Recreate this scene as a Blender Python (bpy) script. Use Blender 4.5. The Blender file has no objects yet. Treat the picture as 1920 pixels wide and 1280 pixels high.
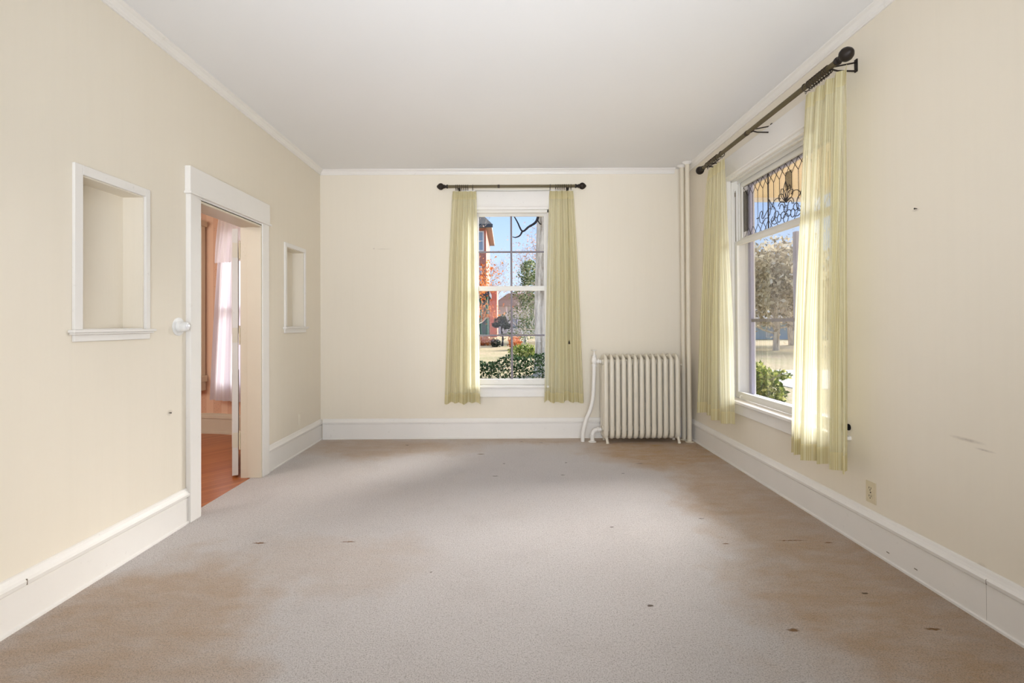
import bpy, math, random
from mathutils import Vector, Matrix
R = math.radians
sc = bpy.context.scene
col = sc.collection
random.seed(7)

# ------------------------------------------------------------ camera, world, sun, lights, exposure
F_PX = 913.549
cam_d = bpy.data.cameras.new('camera')
cam_d.sensor_width = 36.0
cam_d.lens = F_PX * 36.0 / 1920.0
cam_d.shift_x = 7.579 / 1920.0
cam_d.shift_y = -39.93 / 1920.0
cam_d.clip_start = 0.05
cam_d.clip_end = 500
cam = bpy.data.objects.new('camera', cam_d)
col.objects.link(cam)
yaw, pitch, roll = 0.0028, 0.0076, -0.0052
fw = Vector((math.sin(yaw) * math.cos(pitch), math.cos(yaw) * math.cos(pitch), math.sin(pitch)))
rt = Vector((math.cos(yaw), -math.sin(yaw), 0))
up = rt.cross(fw)
rt2 = rt * math.cos(roll) + up * math.sin(roll)
up2 = up * math.cos(roll) - rt * math.sin(roll)
M3 = Matrix((rt2, up2, -fw)).transposed()
cam.matrix_world = Matrix.Translation((0, 0, 1.23)) @ M3.to_4x4()
sc.camera = cam

sc.view_settings.view_transform = 'Standard'
sc.view_settings.look = 'None'
sc.view_settings.gamma = 1.0
sc.view_settings.use_curve_mapping = False
sc.view_settings.exposure = 0.55

w = bpy.data.worlds.new('sky')
sc.world = w
w.use_nodes = True
nt = w.node_tree
nt.nodes.clear()
wo = nt.nodes.new('ShaderNodeOutputWorld')
bg = nt.nodes.new('ShaderNodeBackground')
tc = nt.nodes.new('ShaderNodeTexCoord')
sx = nt.nodes.new('ShaderNodeSeparateXYZ')
cr = nt.nodes.new('ShaderNodeValToRGB')
nt.links.new(tc.outputs['Generated'], sx.inputs[0])
nt.links.new(sx.outputs['Z'], cr.inputs[0])
cr.color_ramp.elements[0].position = 0.0
cr.color_ramp.elements[0].color = (0.56, 0.66, 0.80, 1)
cr.color_ramp.elements[1].position = 0.55
cr.color_ramp.elements[1].color = (0.34, 0.56, 1.0, 1)
e = cr.color_ramp.elements.new(0.22)
e.color = (0.34, 0.49, 0.74, 1)
nt.links.new(cr.outputs[0], bg.inputs[0])
bg.inputs[1].default_value = 1.15
nt.links.new(bg.outputs[0], wo.inputs[0])

def aim(o, d):
    o.rotation_euler = Vector(d).to_track_quat('-Z', 'Y').to_euler()

sd = bpy.data.lights.new('sun', 'SUN')
sd.energy = 11.0
sd.angle = R(45)
sd.color = (1.0, 0.985, 0.97)
so = bpy.data.objects.new('sun', sd)
col.objects.link(so)
so.location = (30, 25, 20)
aim(so, (-0.80, -0.50, -0.46))

def area(name, loc, d, sx_, sy_, energy, color=(1, 1, 1)):
    l = bpy.data.lights.new(name, 'AREA')
    l.shape = 'RECTANGLE'
    l.size, l.size_y = sx_, sy_
    l.energy = energy
    l.color = color
    o = bpy.data.objects.new(name, l)
    col.objects.link(o)
    o.location = loc
    aim(o, d)
    return o

# added fill lamps behind the camera; the walls there have no windows
area('rear_fill', (0.0, -2.3, 1.35), (0, 1, 0.18), 3.2, 2.0, 14, (0.82, 0.90, 1.0))
area('rear_side_fill', (1.85, -0.9, 1.5), (-1, 0.25, 0.02), 1.6, 1.9, 2, (0.80, 0.89, 1.0))
ls_ = area('rear_left_fill', (-1.9, -0.9, 0.95), (1, 0.55, -0.30), 1.2, 1.3, 7, (0.84, 0.91, 1.0))  # added lamp to brighten the right wall and its baseboard
ls_.data.spread = R(120)
# added fill lamp behind the camera, aimed forward and slightly up
bf = area('forward_fill', (0.0, -0.5, 1.3), (0, 1.0, 0.30), 1.8, 1.0, 38, (0.84, 0.905, 1.0))
bf.data.spread = R(100)
# added unseen fill lamp for the papered bay room beyond the door
area('bay_room_fill', (-4.2, 2.0, 2.3), (0.3, 1, -0.40), 1.6, 1.2, 36, (1.0, 0.96, 0.92))

# ------------------------------------------------------------ node helpers
def srgb(r, g, b):
    f = lambda c: ((c / 255.0) / 12.92) if c <= 10 else (((c / 255.0) + 0.055) / 1.055) ** 2.4
    return (f(r), f(g), f(b), 1)

def new_mat(name):
    m = bpy.data.materials.new(name)
    m.use_nodes = True
    t = m.node_tree
    b = t.nodes['Principled BSDF']
    return m, t, b

def nd(t, kind, **kw):
    n = t.nodes.new(kind)
    for k, v in kw.items():
        setattr(n, k, v)
    return n

def mth(t, op, a, b=None, c=None, clamp=False):
    n = t.nodes.new('ShaderNodeMath')
    n.operation = op
    n.use_clamp = clamp
    for i, v in enumerate((a, b, c)):
        if v is None:
            continue
        if isinstance(v, (int, float)):
            n.inputs[i].default_value = v
        else:
            t.links.new(v, n.inputs[i])
    return n.outputs[0]

def mixc(t, fac, a, b):
    n = t.nodes.new('ShaderNodeMix')
    n.data_type = 'RGBA'
    for i, v in ((0, fac), (6, a), (7, b)):
        if isinstance(v, (int, float)):
            n.inputs[i].default_value = v
        elif isinstance(v, tuple):
            n.inputs[i].default_value = v
        else:
            t.links.new(v, n.inputs[i])
    return n.outputs[2]

def noise(t, scale, detail=3, vec=None, rough=0.5, out='Fac'):
    n = t.nodes.new('ShaderNodeTexNoise')
    n.inputs['Scale'].default_value = scale
    n.inputs['Detail'].default_value = detail
    n.inputs['Roughness'].default_value = rough
    if vec is not None:
        t.links.new(vec, n.inputs['Vector'])
    return n.outputs[out]

def objco(t, scale=None):
    g = t.nodes.new('ShaderNodeNewGeometry')
    if scale is None:
        return g.outputs['Position']
    m = t.nodes.new('ShaderNodeMapping')
    m.inputs['Scale'].default_value = scale
    t.links.new(g.outputs['Position'], m.inputs[0])
    return m.outputs[0]

def ramp(t, fac, stops):
    n = t.nodes.new('ShaderNodeValToRGB')
    t.links.new(fac, n.inputs[0])
    el = n.color_ramp.elements
    while len(el) < len(stops):
        el.new(0.5)
    for e_, (p, c) in zip(el, stops):
        e_.position = p
        e_.color = c if len(c) == 4 else (*c, 1)
    return n.outputs[0]

def bump(t, b, h, strength=0.2, dist=0.01):
    n = t.nodes.new('ShaderNodeBump')
    n.inputs['Strength'].default_value = strength
    n.inputs['Distance'].default_value = dist
    t.links.new(h, n.inputs['Height'])
    t.links.new(n.outputs[0], b.inputs['Normal'])

def paint(name, c, rough=0.6, var=0.06, scale=3.0, bmp=0.05, bscale=60, grime=None):
    m, t, b = new_mat(name)
    v = objco(t)
    n = noise(t, scale, 4, v)
    dark = tuple(x * (1 - var) for x in c[:3]) + (1,)
    lite = tuple(min(1, x * (1 + var)) for x in c[:3]) + (1,)
    cc = mixc(t, n, dark, lite)
    if grime:
        g = ramp(t, noise(t, 22, 8, v, 0.75), [(0.62, (0, 0, 0)), (0.72, (1, 1, 1))])
        cc = mixc(t, mth(t, 'MULTIPLY', g, 0.35), cc, grime)
    t.links.new(cc, b.inputs['Base Color'])
    b.inputs['Roughness'].default_value = rough
    if bmp:
        bump(t, b, noise(t, bscale, 3, v), bmp, 0.004)
    return m

def plain(name, c, rough=0.5, metal=0.0):
    m, t, b = new_mat(name)
    n = noise(t, 35, 3, objco(t))
    cc = mixc(t, n, tuple(x * 0.88 for x in c[:3]) + (1,), tuple(min(1, x * 1.1) for x in c[:3]) + (1,))
    t.links.new(cc, b.inputs['Base Color'])
    b.inputs['Roughness'].default_value = rough
    b.inputs['Metallic'].default_value = metal
    return m

# ------------------------------------------------------------ materials
M = {}
def wall_mat():
    m, t, b = new_mat('cream_wall_paint')
    v = objco(t)
    big = noise(t, 0.8, 3, v)
    cc = mixc(t, big, srgb(230, 219, 199), srgb(233, 224, 208))
    st = noise(t, 1.0, 4, objco(t, (26, 26, 1.0)))
    cc = mixc(t, mth(t, 'MULTIPLY', ramp(t, st, [(0.45, (0, 0, 0)), (0.75, (1, 1, 1))]), 0.09), cc, srgb(218, 208, 188))
    sp = ramp(t, noise(t, 9, 9, v, 0.8), [(0.70, (0, 0, 0)), (0.76, (1, 1, 1))])
    cc = mixc(t, mth(t, 'MULTIPLY', sp, 0.22), cc, srgb(190, 174, 148))
    sc_ = None
    for (p, r_) in (((-1.33, 5.262, 2.045), (0.11, 0.2, 0.004)), ((-1.43, 5.262, 2.05), (0.012, 0.2, 0.010)), ((1.963, 2.08, 0.725), (0.2, 0.09, 0.010)), ((1.963, 2.0, 0.70), (0.2, 0.05, 0.006)),
                    ((1.963, 2.02, 0.205), (0.2, 0.03, 0.03)), ((-2.008, 2.91, 0.712), (0.2, 0.03, 0.02)), ((1.963, 2.325, 1.765), (0.2, 0.025, 0.008))):
        a_ = nd(t, 'ShaderNodeVectorMath', operation='SUBTRACT')
        t.links.new(v, a_.inputs[0]); a_.inputs[1].default_value = p
        q_ = nd(t, 'ShaderNodeVectorMath', operation='MULTIPLY')
        t.links.new(a_.outputs[0], q_.inputs[0]); q_.inputs[1].default_value = tuple(1 / k for k in r_)
        l_ = nd(t, 'ShaderNodeVectorMath', operation='LENGTH')
        t.links.new(q_.outputs[0], l_.inputs[0])
        w_ = mth(t, 'SUBTRACT', 1.0, l_.outputs['Value'], clamp=True)
        sc_ = w_ if sc_ is None else mth(t, 'MAXIMUM', sc_, w_)
    cc = mixc(t, mth(t, 'MULTIPLY', mth(t, 'MULTIPLY', sc_, noise(t, 70, 4, v, 0.7)), 0.8), cc, srgb(126, 104, 84))
    t.links.new(cc, b.inputs['Base Color'])
    b.inputs['Roughness'].default_value = 0.62
    bump(t, b, noise(t, 1, 3, objco(t, (90, 90, 12))), 0.10, 0.004)
    return m
M['wall'] = wall_mat()
M['ceiling'] = paint('ceiling_paint', srgb(234, 232, 230), 0.8, 0.02, 1.2, 0.08, 40)
M['trim'] = paint('white_trim_paint', srgb(234, 229, 222), 0.42, 0.03, 5, 0.06, 50, srgb(176, 166, 152))
M['sash'] = paint('sash_paint', srgb(226, 222, 214), 0.45, 0.04, 6, 0.05, 60, srgb(170, 162, 150))
M['muntin'] = paint('grey_mauve_muntin_paint', srgb(128, 120, 126), 0.6, 0.08, 9, 0.06, 60)  # even grey-mauve colour for the window bars
M['storm'] = paint('storm_sash_paint', srgb(176, 174, 196), 0.55, 0.06, 9, 0.05, 60)
M['darkgap'] = plain('dark_gap', srgb(138, 126, 110), 0.9)  # flat dark tone for seams, sash cord and pulley slot
M['iron'] = paint('cream_radiator_enamel', srgb(223, 214, 196), 0.42, 0.04, 12, 0.02, 45, srgb(178, 160, 128))
M['pipe'] = paint('painted_pipe', srgb(222, 211, 190), 0.45, 0.03, 8, 0.0)
M['bronze'] = plain('dark_bronze', srgb(66, 56, 44), 0.42, 0.55)
M['bronze_dark'] = plain('blackened_bronze', srgb(42, 34, 28), 0.5, 0.45)
M['bronze_mid'] = plain('reeded_bronze', srgb(104, 92, 66), 0.45, 0.45)
M['plastic'] = plain('ivory_plastic', srgb(214, 200, 168), 0.4)
M['whiteplastic'] = plain('white_plastic', srgb(232, 230, 226), 0.3)
M['slot'] = plain('outlet_slot_dark', srgb(60, 46, 36), 0.7)
M['black'] = plain('black_knob_metal', srgb(28, 28, 32), 0.35, 0.4)
M['doorpaint'] = paint('door_leaf_paint', srgb(214, 206, 196), 0.42, 0.04, 6, 0.04, 50, srgb(140, 120, 100))
M['jamb'] = paint('tan_jamb_paint', srgb(212, 200, 178), 0.45, 0.04, 5, 0.04, 50)
M['crystal'], _t, _b = new_mat('clear_knob_cap')
_b.inputs['Base Color'].default_value = (0.92, 0.92, 0.95, 1)
_b.inputs['Roughness'].default_value = 0.08
_b.inputs['Metallic'].default_value = 0.3

def glass_mat(name, tint=(1, 1, 1), gl=0.05, tr=0.97, bmp=0):
    m = bpy.data.materials.new(name)
    m.use_nodes = True
    t = m.node_tree
    t.nodes.clear()
    o = nd(t, 'ShaderNodeOutputMaterial')
    a = nd(t, 'ShaderNodeBsdfTransparent')
    a.inputs[0].default_value = (tint[0] * tr, tint[1] * tr, tint[2] * tr, 1)
    g = nd(t, 'ShaderNodeBsdfGlossy')
    g.inputs['Roughness'].default_value = 0.02
    if bmp:
        n = nd(t, 'ShaderNodeBump')
        n.inputs['Strength'].default_value = bmp
        n.inputs['Distance'].default_value = 0.01
        t.links.new(noise(t, 30, 2, objco(t)), n.inputs['Height'])
        t.links.new(n.outputs[0], g.inputs['Normal'])
    mx = nd(t, 'ShaderNodeMixShader')
    lw = nd(t, 'ShaderNodeLayerWeight')
    lw.inputs[0].default_value = 0.15
    t.links.new(mth(t, 'MULTIPLY', lw.outputs['Fresnel'], gl * 6, clamp=True), mx.inputs[0])
    t.links.new(a.outputs[0], mx.inputs[1])
    t.links.new(g.outputs[0], mx.inputs[2])
    t.links.new(mx.outputs[0], o.inputs[0])
    return m
M['glass'] = glass_mat('window_glass')
M['leadedglass'] = glass_mat('leaded_bevel_glass', (0.98, 0.98, 1.0), 0.04, 0.97)
M['bevelglass'] = glass_mat('smoky_bevel_glass', (0.74, 0.73, 0.70), 0.05, 0.8)

def curtain_mat(name, dif, trl, sheer=0.2, stripes=60, stripe_amt=0.5, opaque=False):
    m = bpy.data.materials.new(name)
    m.use_nodes = True
    t = m.node_tree
    t.nodes.clear()
    o = nd(t, 'ShaderNodeOutputMaterial')
    uv = nd(t, 'ShaderNodeUVMap')
    s = nd(t, 'ShaderNodeSeparateXYZ')
    t.links.new(uv.outputs[0], s.inputs[0])
    a = mth(t, 'MULTIPLY', s.outputs[0], stripes)
    fr = mth(t, 'FRACT', a)
    st = mth(t, 'GREATER_THAN', fr, 0.62)
    a2 = mth(t, 'FRACT', mth(t, 'MULTIPLY', s.outputs[0], stripes * 0.25))
    st2 = mth(t, 'GREATER_THAN', a2, 0.72)
    stt = mth(t, 'MAXIMUM', st, st2)
    wv = noise(t, 1.0, 3, objco(t, (300, 300, 300)))
    d = nd(t, 'ShaderNodeBsdfDiffuse')
    tr = nd(t, 'ShaderNodeBsdfTranslucent')
    tp = nd(t, 'ShaderNodeBsdfTransparent')
    c1 = mixc(t, mth(t, 'MULTIPLY', stt, stripe_amt), dif, srgb(243, 241, 214))
    t.links.new(c1, d.inputs[0])
    c2 = mixc(t, mth(t, 'MULTIPLY', stt, stripe_amt), trl, srgb(252, 252, 240))
    t.links.new(c2, tr.inputs[0])
    m1 = nd(t, 'ShaderNodeMixShader')
    m1.inputs[0].default_value = 0.5
    t.links.new(d.outputs[0], m1.inputs[1])
    t.links.new(tr.outputs[0], m1.inputs[2])
    m2 = nd(t, 'ShaderNodeMixShader')
    sh = mth(t, 'MULTIPLY', mth(t, 'SUBTRACT', 1.0, mth(t, 'MULTIPLY', stt, 0.7)), sheer)
    sh = mth(t, 'ADD', sh, mth(t, 'MULTIPLY', mth(t, 'SUBTRACT', wv, 0.5), 0.12 if not opaque else 0.0), clamp=True)
    t.links.new(sh, m2.inputs[0])
    t.links.new(m1.outputs[0], m2.inputs[1])
    t.links.new(tp.outputs[0], m2.inputs[2])
    t.links.new(m2.outputs[0], o.inputs[0])
    return m
M['sheer'] = curtain_mat('pale_green_striped_sheer', srgb(214, 199, 148), srgb(220, 216, 184), 0.34, 62, 0.5)
M['hem'] = curtain_mat('doubled_sheer_hem', srgb(214, 200, 150), srgb(206, 196, 148), 0.06, 62, 0.4, True)
M['lace'] = curtain_mat('white_lace', srgb(236, 230, 234), srgb(190, 184, 194), 0.03, 14, 0.15)
M['lace_top'] = curtain_mat('white_lace_flounce', srgb(244, 238, 236), srgb(240, 234, 234), 0.05, 14, 0.15)

def carpet_mat():
    m, t, b = new_mat('worn_beige_carpet')
    g = nd(t, 'ShaderNodeNewGeometry')
    P_ = g.outputs['Position']
    wob = noise(t, 2.2, 5, P_, 0.62, 'Color')
    sub = nd(t, 'ShaderNodeVectorMath', operation='SUBTRACT')
    t.links.new(wob, sub.inputs[0])
    sub.inputs[1].default_value = (0.5, 0.5, 0.5)
    scl = nd(t, 'ShaderNodeVectorMath', operation='SCALE')
    t.links.new(sub.outputs[0], scl.inputs[0])
    scl.inputs['Scale'].default_value = 0.9
    add = nd(t, 'ShaderNodeVectorMath', operation='ADD')
    t.links.new(P_, add.inputs[0])
    t.links.new(scl.outputs[0], add.inputs[1])
    base = mixc(t, noise(t, 1.3, 4, P_), srgb(234, 224, 218), srgb(243, 237, 234))
    # traffic and soil patches with shapes of their own: (x, y, rx, ry, amount)
    def blob(vec, x, y, rx, ry, soft=1.0):
        s_ = nd(t, 'ShaderNodeVectorMath', operation='SUBTRACT')
        t.links.new(vec, s_.inputs[0])
        s_.inputs[1].default_value = (x, y, 0)
        q = nd(t, 'ShaderNodeVectorMath', operation='MULTIPLY')
        t.links.new(s_.outputs[0], q.inputs[0])
        q.inputs[1].default_value = (1 / rx, 1 / ry, 0)
        l = nd(t, 'ShaderNodeVectorMath', operation='LENGTH')
        t.links.new(q.outputs[0], l.inputs[0])
        return mth(t, 'DIVIDE', mth(t, 'SUBTRACT', 1.0, l.outputs['Value']), soft, clamp=True)
    acc = None
    for (x, y, rx, ry, a) in [(1.55, 4.75, 0.95, 0.85, 1.0), (1.75, 3.4, 0.62, 1.5, 0.75), (1.7, 2.1, 0.75, 1.1, 0.85),
                              (1.35, 1.75, 0.5, 0.5, 0.4), (-1.55, 2.0, 0.6, 0.75, 0.7), (-1.35, 1.6, 0.7, 0.5, 0.6), (-1.3, 4.95, 1.1, 0.55, 0.6),
                              (0.3, 5.2, 1.2, 0.28, 0.55), (-0.9, 2.55, 0.6, 0.35, 0.25), (1.75, 1.5, 0.6, 0.5, 0.9)]:
        v_ = mth(t, 'MULTIPLY', blob(add.outputs[0], x, y, rx, ry, 0.45), a)
        acc = v_ if acc is None else mth(t, 'MAXIMUM', acc, v_)
    mott = ramp(t, noise(t, 4.5, 6, objco(t, (1, 2.2, 1)), 0.7), [(0.3, (0.45, 0.45, 0.45)), (0.7, (1, 1, 1))])
    acc = mth(t, 'MULTIPLY', acc, mott)
    cc = mixc(t, mth(t, 'MULTIPLY', acc, 0.9), base, srgb(205, 163, 108))
    gr = ramp(t, noise(t, 3.0, 7, P_, 0.72), [(0.52, (0, 0, 0)), (0.75, (1, 1, 1))])
    cc = mixc(t, mth(t, 'MULTIPLY', gr, 0.12), cc, srgb(150, 136, 124))
    # small burns, dents and tears
    wob2 = nd(t, 'ShaderNodeVectorMath', operation='SUBTRACT')
    t.links.new(noise(t, 55, 3, P_, 0.6, 'Color'), wob2.inputs[0])
    wob2.inputs[1].default_value = (0.5, 0.5, 0.5)
    wob3 = nd(t, 'ShaderNodeVectorMath', operation='SCALE')
    t.links.new(wob2.outputs[0], wob3.inputs[0])
    wob3.inputs['Scale'].default_value = 0.022
    pw = nd(t, 'ShaderNodeVectorMath', operation='ADD')
    t.links.new(P_, pw.inputs[0])
    t.links.new(wob3.outputs[0], pw.inputs[1])
    sp = None
    for (x, y, rx, ry) in SPOTS:
        v_ = blob(pw.outputs[0], x, y, rx * 0.85, ry * 0.7, 0.5)
        sp = v_ if sp is None else mth(t, 'MAXIMUM', sp, v_)
    cc = mixc(t, mth(t, 'MULTIPLY', sp, 0.9), cc, srgb(140, 96, 48))
    dk = None
    for (x, y, rx, ry) in DARKS:
        v_ = blob(pw.outputs[0], x, y, rx * 0.85, ry * 0.7, 0.5)
        dk = v_ if dk is None else mth(t, 'MAXIMUM', dk, v_)
    cc = mixc(t, mth(t, 'MULTIPLY', dk, 0.9), cc, srgb(96, 78, 62))
    pile = noise(t, 190, 4, P_, 0.8)
    cc = mixc(t, ramp(t, pile, [(0.3, (0.8, 0.8, 0.8)), (0.52, (0, 0, 0))]), cc, srgb(132, 114, 98))
    p2 = noise(t, 85, 4, P_, 0.75)
    cc = mixc(t, ramp(t, p2, [(0.30, (0.45, 0.45, 0.45)), (0.46, (0, 0, 0))]), cc, srgb(150, 132, 118))
    t.links.new(cc, b.inputs['Base Color'])
    b.inputs['Roughness'].default_value = 0.95
    b.inputs['Specular IOR Level'].default_value = 0.1
    bump(t, b, mth(t, 'ADD', pile, mth(t, 'MULTIPLY', noise(t, 45, 3, P_), 0.6)), 0.9, 0.012)
    return m
SPOTS = [(-1.40, 2.765, 0.055, 0.012), (-0.905, 2.775, 0.055, 0.012), (1.14, 1.955, 0.035, 0.018), (1.215, 2.72, 0.028, 0.012),
         (1.79, 2.725, 0.035, 0.012), (1.70, 1.955, 0.045, 0.014), (-0.25, 4.62, 0.05, 0.02), (1.60, 2.755, 0.12, 0.008)]
DARKS = [(-0.03, 4.30, 0.02, 0.012), (0.52, 4.32, 0.014, 0.012), (-0.10, 3.95, 0.035, 0.014), (0.45, 3.97, 0.025, 0.011),
         (1.22, 3.07, 0.025, 0.009), (0.63, 2.95, 0.02, 0.009), (1.62, 2.215, 0.022, 0.012), (-1.02, 4.98, 0.03, 0.012),
         (1.16, 4.28, 0.05, 0.012), (0.95, 4.0, 0.02, 0.01), (-0.38, 2.43, 0.01, 0.008), (0.62, 2.13, 0.02, 0.012),
         (0.35, 5.05, 0.03, 0.012), (0.15, 5.10, 0.02, 0.01)]
M['carpet'] = carpet_mat()

def wood_mat():
    m, t, b = new_mat('orange_oak_strip_floor')
    rt_ = nd(t, 'ShaderNodeMapping')
    g = nd(t, 'ShaderNodeNewGeometry')
    t.links.new(g.outputs['Position'], rt_.inputs[0])
    rt_.inputs['Rotation'].default_value = (0, 0, R(-52))
    s = nd(t, 'ShaderNodeSeparateXYZ')
    t.links.new(rt_.outputs[0], s.inputs[0])
    row = mth(t, 'MULTIPLY', s.outputs[1], 1 / 0.057)
    fl = mth(t, 'FLOOR', row)
    wn = nd(t, 'ShaderNodeTexWhiteNoise', noise_dimensions='1D')
    t.links.new(fl, wn.inputs['W'])
    cc = mixc(t, wn.outputs['Value'], srgb(178, 100, 52), srgb(206, 128, 72))
    mp = nd(t, 'ShaderNodeMapping')
    t.links.new(rt_.outputs[0], mp.inputs[0])
    mp.inputs['Scale'].default_value = (2, 30, 1)
    cc = mixc(t, mth(t, 'MULTIPLY', noise(t, 1.5, 6, mp.outputs[0], 0.7), 0.5), cc, srgb(112, 52, 26))
    ed = mth(t, 'LESS_THAN', mth(t, 'FRACT', row), 0.05)
    cc = mixc(t, mth(t, 'MULTIPLY', ed, 0.7), cc, srgb(70, 34, 18))
    t.links.new(cc, b.inputs['Base Color'])
    b.inputs['Roughness'].default_value = 0.3
    return m
M['wood'] = wood_mat()

def wallpaper_mat():
    m, t, b = new_mat('peach_floral_stripe_wallpaper')
    uv = nd(t, 'ShaderNodeUVMap')
    s = nd(t, 'ShaderNodeSeparateXYZ')
    t.links.new(uv.outputs[0], s.inputs[0])
    f = mth(t, 'FRACT', mth(t, 'MULTIPLY', s.outputs[0], 1 / 0.19))
    band = mth(t, 'LESS_THAN', mth(t, 'ABSOLUTE', mth(t, 'SUBTRACT', f, 0.5)), 0.22)
    cc = mixc(t, band, srgb(228, 190, 160), srgb(218, 174, 144))
    line = mth(t, 'LESS_THAN', mth(t, 'ABSOLUTE', mth(t, 'SUBTRACT', mth(t, 'ABSOLUTE', mth(t, 'SUBTRACT', f, 0.5)), 0.25)), 0.012)
    cc = mixc(t, mth(t, 'MULTIPLY', line, 0.6), cc, srgb(178, 116, 90))
    fl = ramp(t, noise(t, 60, 3, uv.outputs[0], 0.6), [(0.60, (0, 0, 0)), (0.66, (1, 1, 1))])
    cc = mixc(t, mth(t, 'MULTIPLY', mth(t, 'MULTIPLY', fl, band), 0.5), cc, srgb(128, 100, 78))
    t.links.new(cc, b.inputs['Base Color'])
    b.inputs['Roughness'].default_value = 0.8
    return m
M['paper'] = wallpaper_mat()

def brick_mat():
    m, t, b = new_mat('orange_red_brick')
    uv = nd(t, 'ShaderNodeUVMap')
    n = nd(t, 'ShaderNodeTexBrick')
    t.links.new(uv.outputs[0], n.inputs['Vector'])
    n.inputs['Scale'].default_value = 3.2
    n.inputs['Color1'].default_value = srgb(176, 98, 78)
    n.inputs['Color2'].default_value = srgb(192, 118, 96)
    n.inputs['Mortar'].default_value = srgb(196, 158, 142)
    t.links.new(n.outputs[0], b.inputs['Base Color'])
    b.inputs['Roughness'].default_value = 0.9
    return m
M['brick'] = brick_mat()

def lawn_mat():
    m, t, b = new_mat('dry_autumn_lawn')
    v = objco(t)
    cc = mixc(t, ramp(t, noise(t, 0.5, 6, v, 0.7), [(0.35, (0, 0, 0)), (0.65, (1, 1, 1))]), srgb(142, 134, 84), srgb(170, 146, 108))
    lf = ramp(t, noise(t, 9, 6, v, 0.8), [(0.52, (0, 0, 0)), (0.6, (1, 1, 1))])
    cc = mixc(t, mth(t, 'MULTIPLY', lf, 0.8), cc, srgb(206, 170, 140))
    dk = ramp(t, noise(t, 13, 6, v, 0.8), [(0.56, (0, 0, 0)), (0.62, (1, 1, 1))])
    cc = mixc(t, mth(t, 'MULTIPLY', dk, 0.6), cc, srgb(118, 84, 52))
    t.links.new(cc, b.inputs['Base Color'])
    b.inputs['Roughness'].default_value = 0.95
    bump(t, b, noise(t, 30, 4, v), 0.6, 0.05)
    return m
M['lawn'] = lawn_mat()
M['concrete'] = paint('pale_concrete', srgb(196, 186, 172), 0.85, 0.06, 2, 0.1, 30)

def leaf_mat(name, cols, trans=0.35):
    m = bpy.data.materials.new(name)
    m.use_nodes = True
    t = m.node_tree
    t.nodes.clear()
    o = nd(t, 'ShaderNodeOutputMaterial')
    uv = nd(t, 'ShaderNodeUVMap')
    s = nd(t, 'ShaderNodeSeparateXYZ')
    t.links.new(uv.outputs[0], s.inputs[0])
    n_ = len(cols)
    c = ramp(t, s.outputs[0], [(i / (n_ - 1), cc) for i, cc in enumerate(cols)])
    d = nd(t, 'ShaderNodeBsdfDiffuse')
    tr = nd(t, 'ShaderNodeBsdfTranslucent')
    t.links.new(c, d.inputs[0])
    t.links.new(c, tr.inputs[0])
    mx = nd(t, 'ShaderNodeMixShader')
    mx.inputs[0].default_value = trans
    t.links.new(d.outputs[0], mx.inputs[1])
    t.links.new(tr.outputs[0], mx.inputs[2])
    t.links.new(mx.outputs[0], o.inputs[0])
    return m
M['leaf_hedge'] = leaf_mat('dark_hedge_leaves', [srgb(26, 44, 24), srgb(48, 70, 40), srgb(84, 104, 66), srgb(120, 132, 104)], 0.2)
M['leaf_bush'] = leaf_mat('sunlit_bush_leaves', [srgb(52, 72, 36), srgb(96, 116, 50), srgb(160, 168, 82), srgb(214, 208, 140)])
M['leaf_orange'] = leaf_mat('orange_autumn_leaves', [srgb(150, 70, 30), srgb(206, 116, 56), srgb(226, 156, 92), srgb(190, 110, 80)])
M['leaf_tan'] = leaf_mat('tan_autumn_leaves', [srgb(110, 98, 78), srgb(158, 142, 118), srgb(196, 180, 148), srgb(214, 202, 178)])
M['leaf_ever'] = leaf_mat('evergreen_needles', [srgb(58, 78, 48), srgb(100, 116, 74), srgb(144, 152, 104), srgb(190, 188, 150)])
M['leaf_pine'] = leaf_mat('dark_pine_tufts', [srgb(28, 34, 30), srgb(52, 58, 48), srgb(84, 88, 70)], 0.15)
M['leaf_pink'] = leaf_mat('pinkish_dry_leaves', [srgb(160, 120, 100), srgb(202, 162, 140), srgb(222, 190, 166)])
def bark_mat(name, a, bcol):
    m, t, b = new_mat(name)
    n = noise(t, 1, 8, objco(t, (9, 9, 1.2)), 0.75)
    cc = ramp(t, n, [(0.35, a), (0.62, bcol)])
    t.links.new(cc, b.inputs['Base Color'])
    b.inputs['Roughness'].default_value = 0.95
    bump(t, b, n, 0.9, 0.05)
    return m
M['bark_pale'] = bark_mat('pale_furrowed_bark', srgb(140, 118, 92), srgb(250, 236, 214))
M['bark_grey'] = bark_mat('grey_bark', srgb(96, 84, 76), srgb(190, 176, 160))
M['bark_dark'] = bark_mat('dark_branch_bark', srgb(30, 26, 28), srgb(60, 52, 50))
M['white_ext'] = paint('white_exterior_paint', srgb(226, 224, 222), 0.6, 0.03)
M['cream_ext'] = paint('cream_soffit_boards', srgb(234, 214, 182), 0.7, 0.03)
M['blue_ext'] = paint('pale_blue_siding', srgb(164, 184, 196), 0.7, 0.04)
M['roof'] = paint('grey_shingles', srgb(150, 142, 132), 0.9, 0.08, 6)
M['green_ext'] = paint('green_porch_paint', srgb(58, 98, 78), 0.6, 0.05)
M['dark_ext'] = paint('shaded_porch_boards', srgb(70, 72, 76), 0.8, 0.08)  # shade inside the porch is put into this dark board colour
M['stone'] = paint('pale_stone', srgb(206, 196, 186), 0.85, 0.08, 4)
M['pane'] = plain('dark_window_pane', srgb(150, 160, 172), 0.15)
M['lead'] = plain('lead_came', srgb(46, 40, 42), 0.5, 0.3)
M['cord'] = plain('olive_cord', srgb(120, 112, 74), 0.8)

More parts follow.
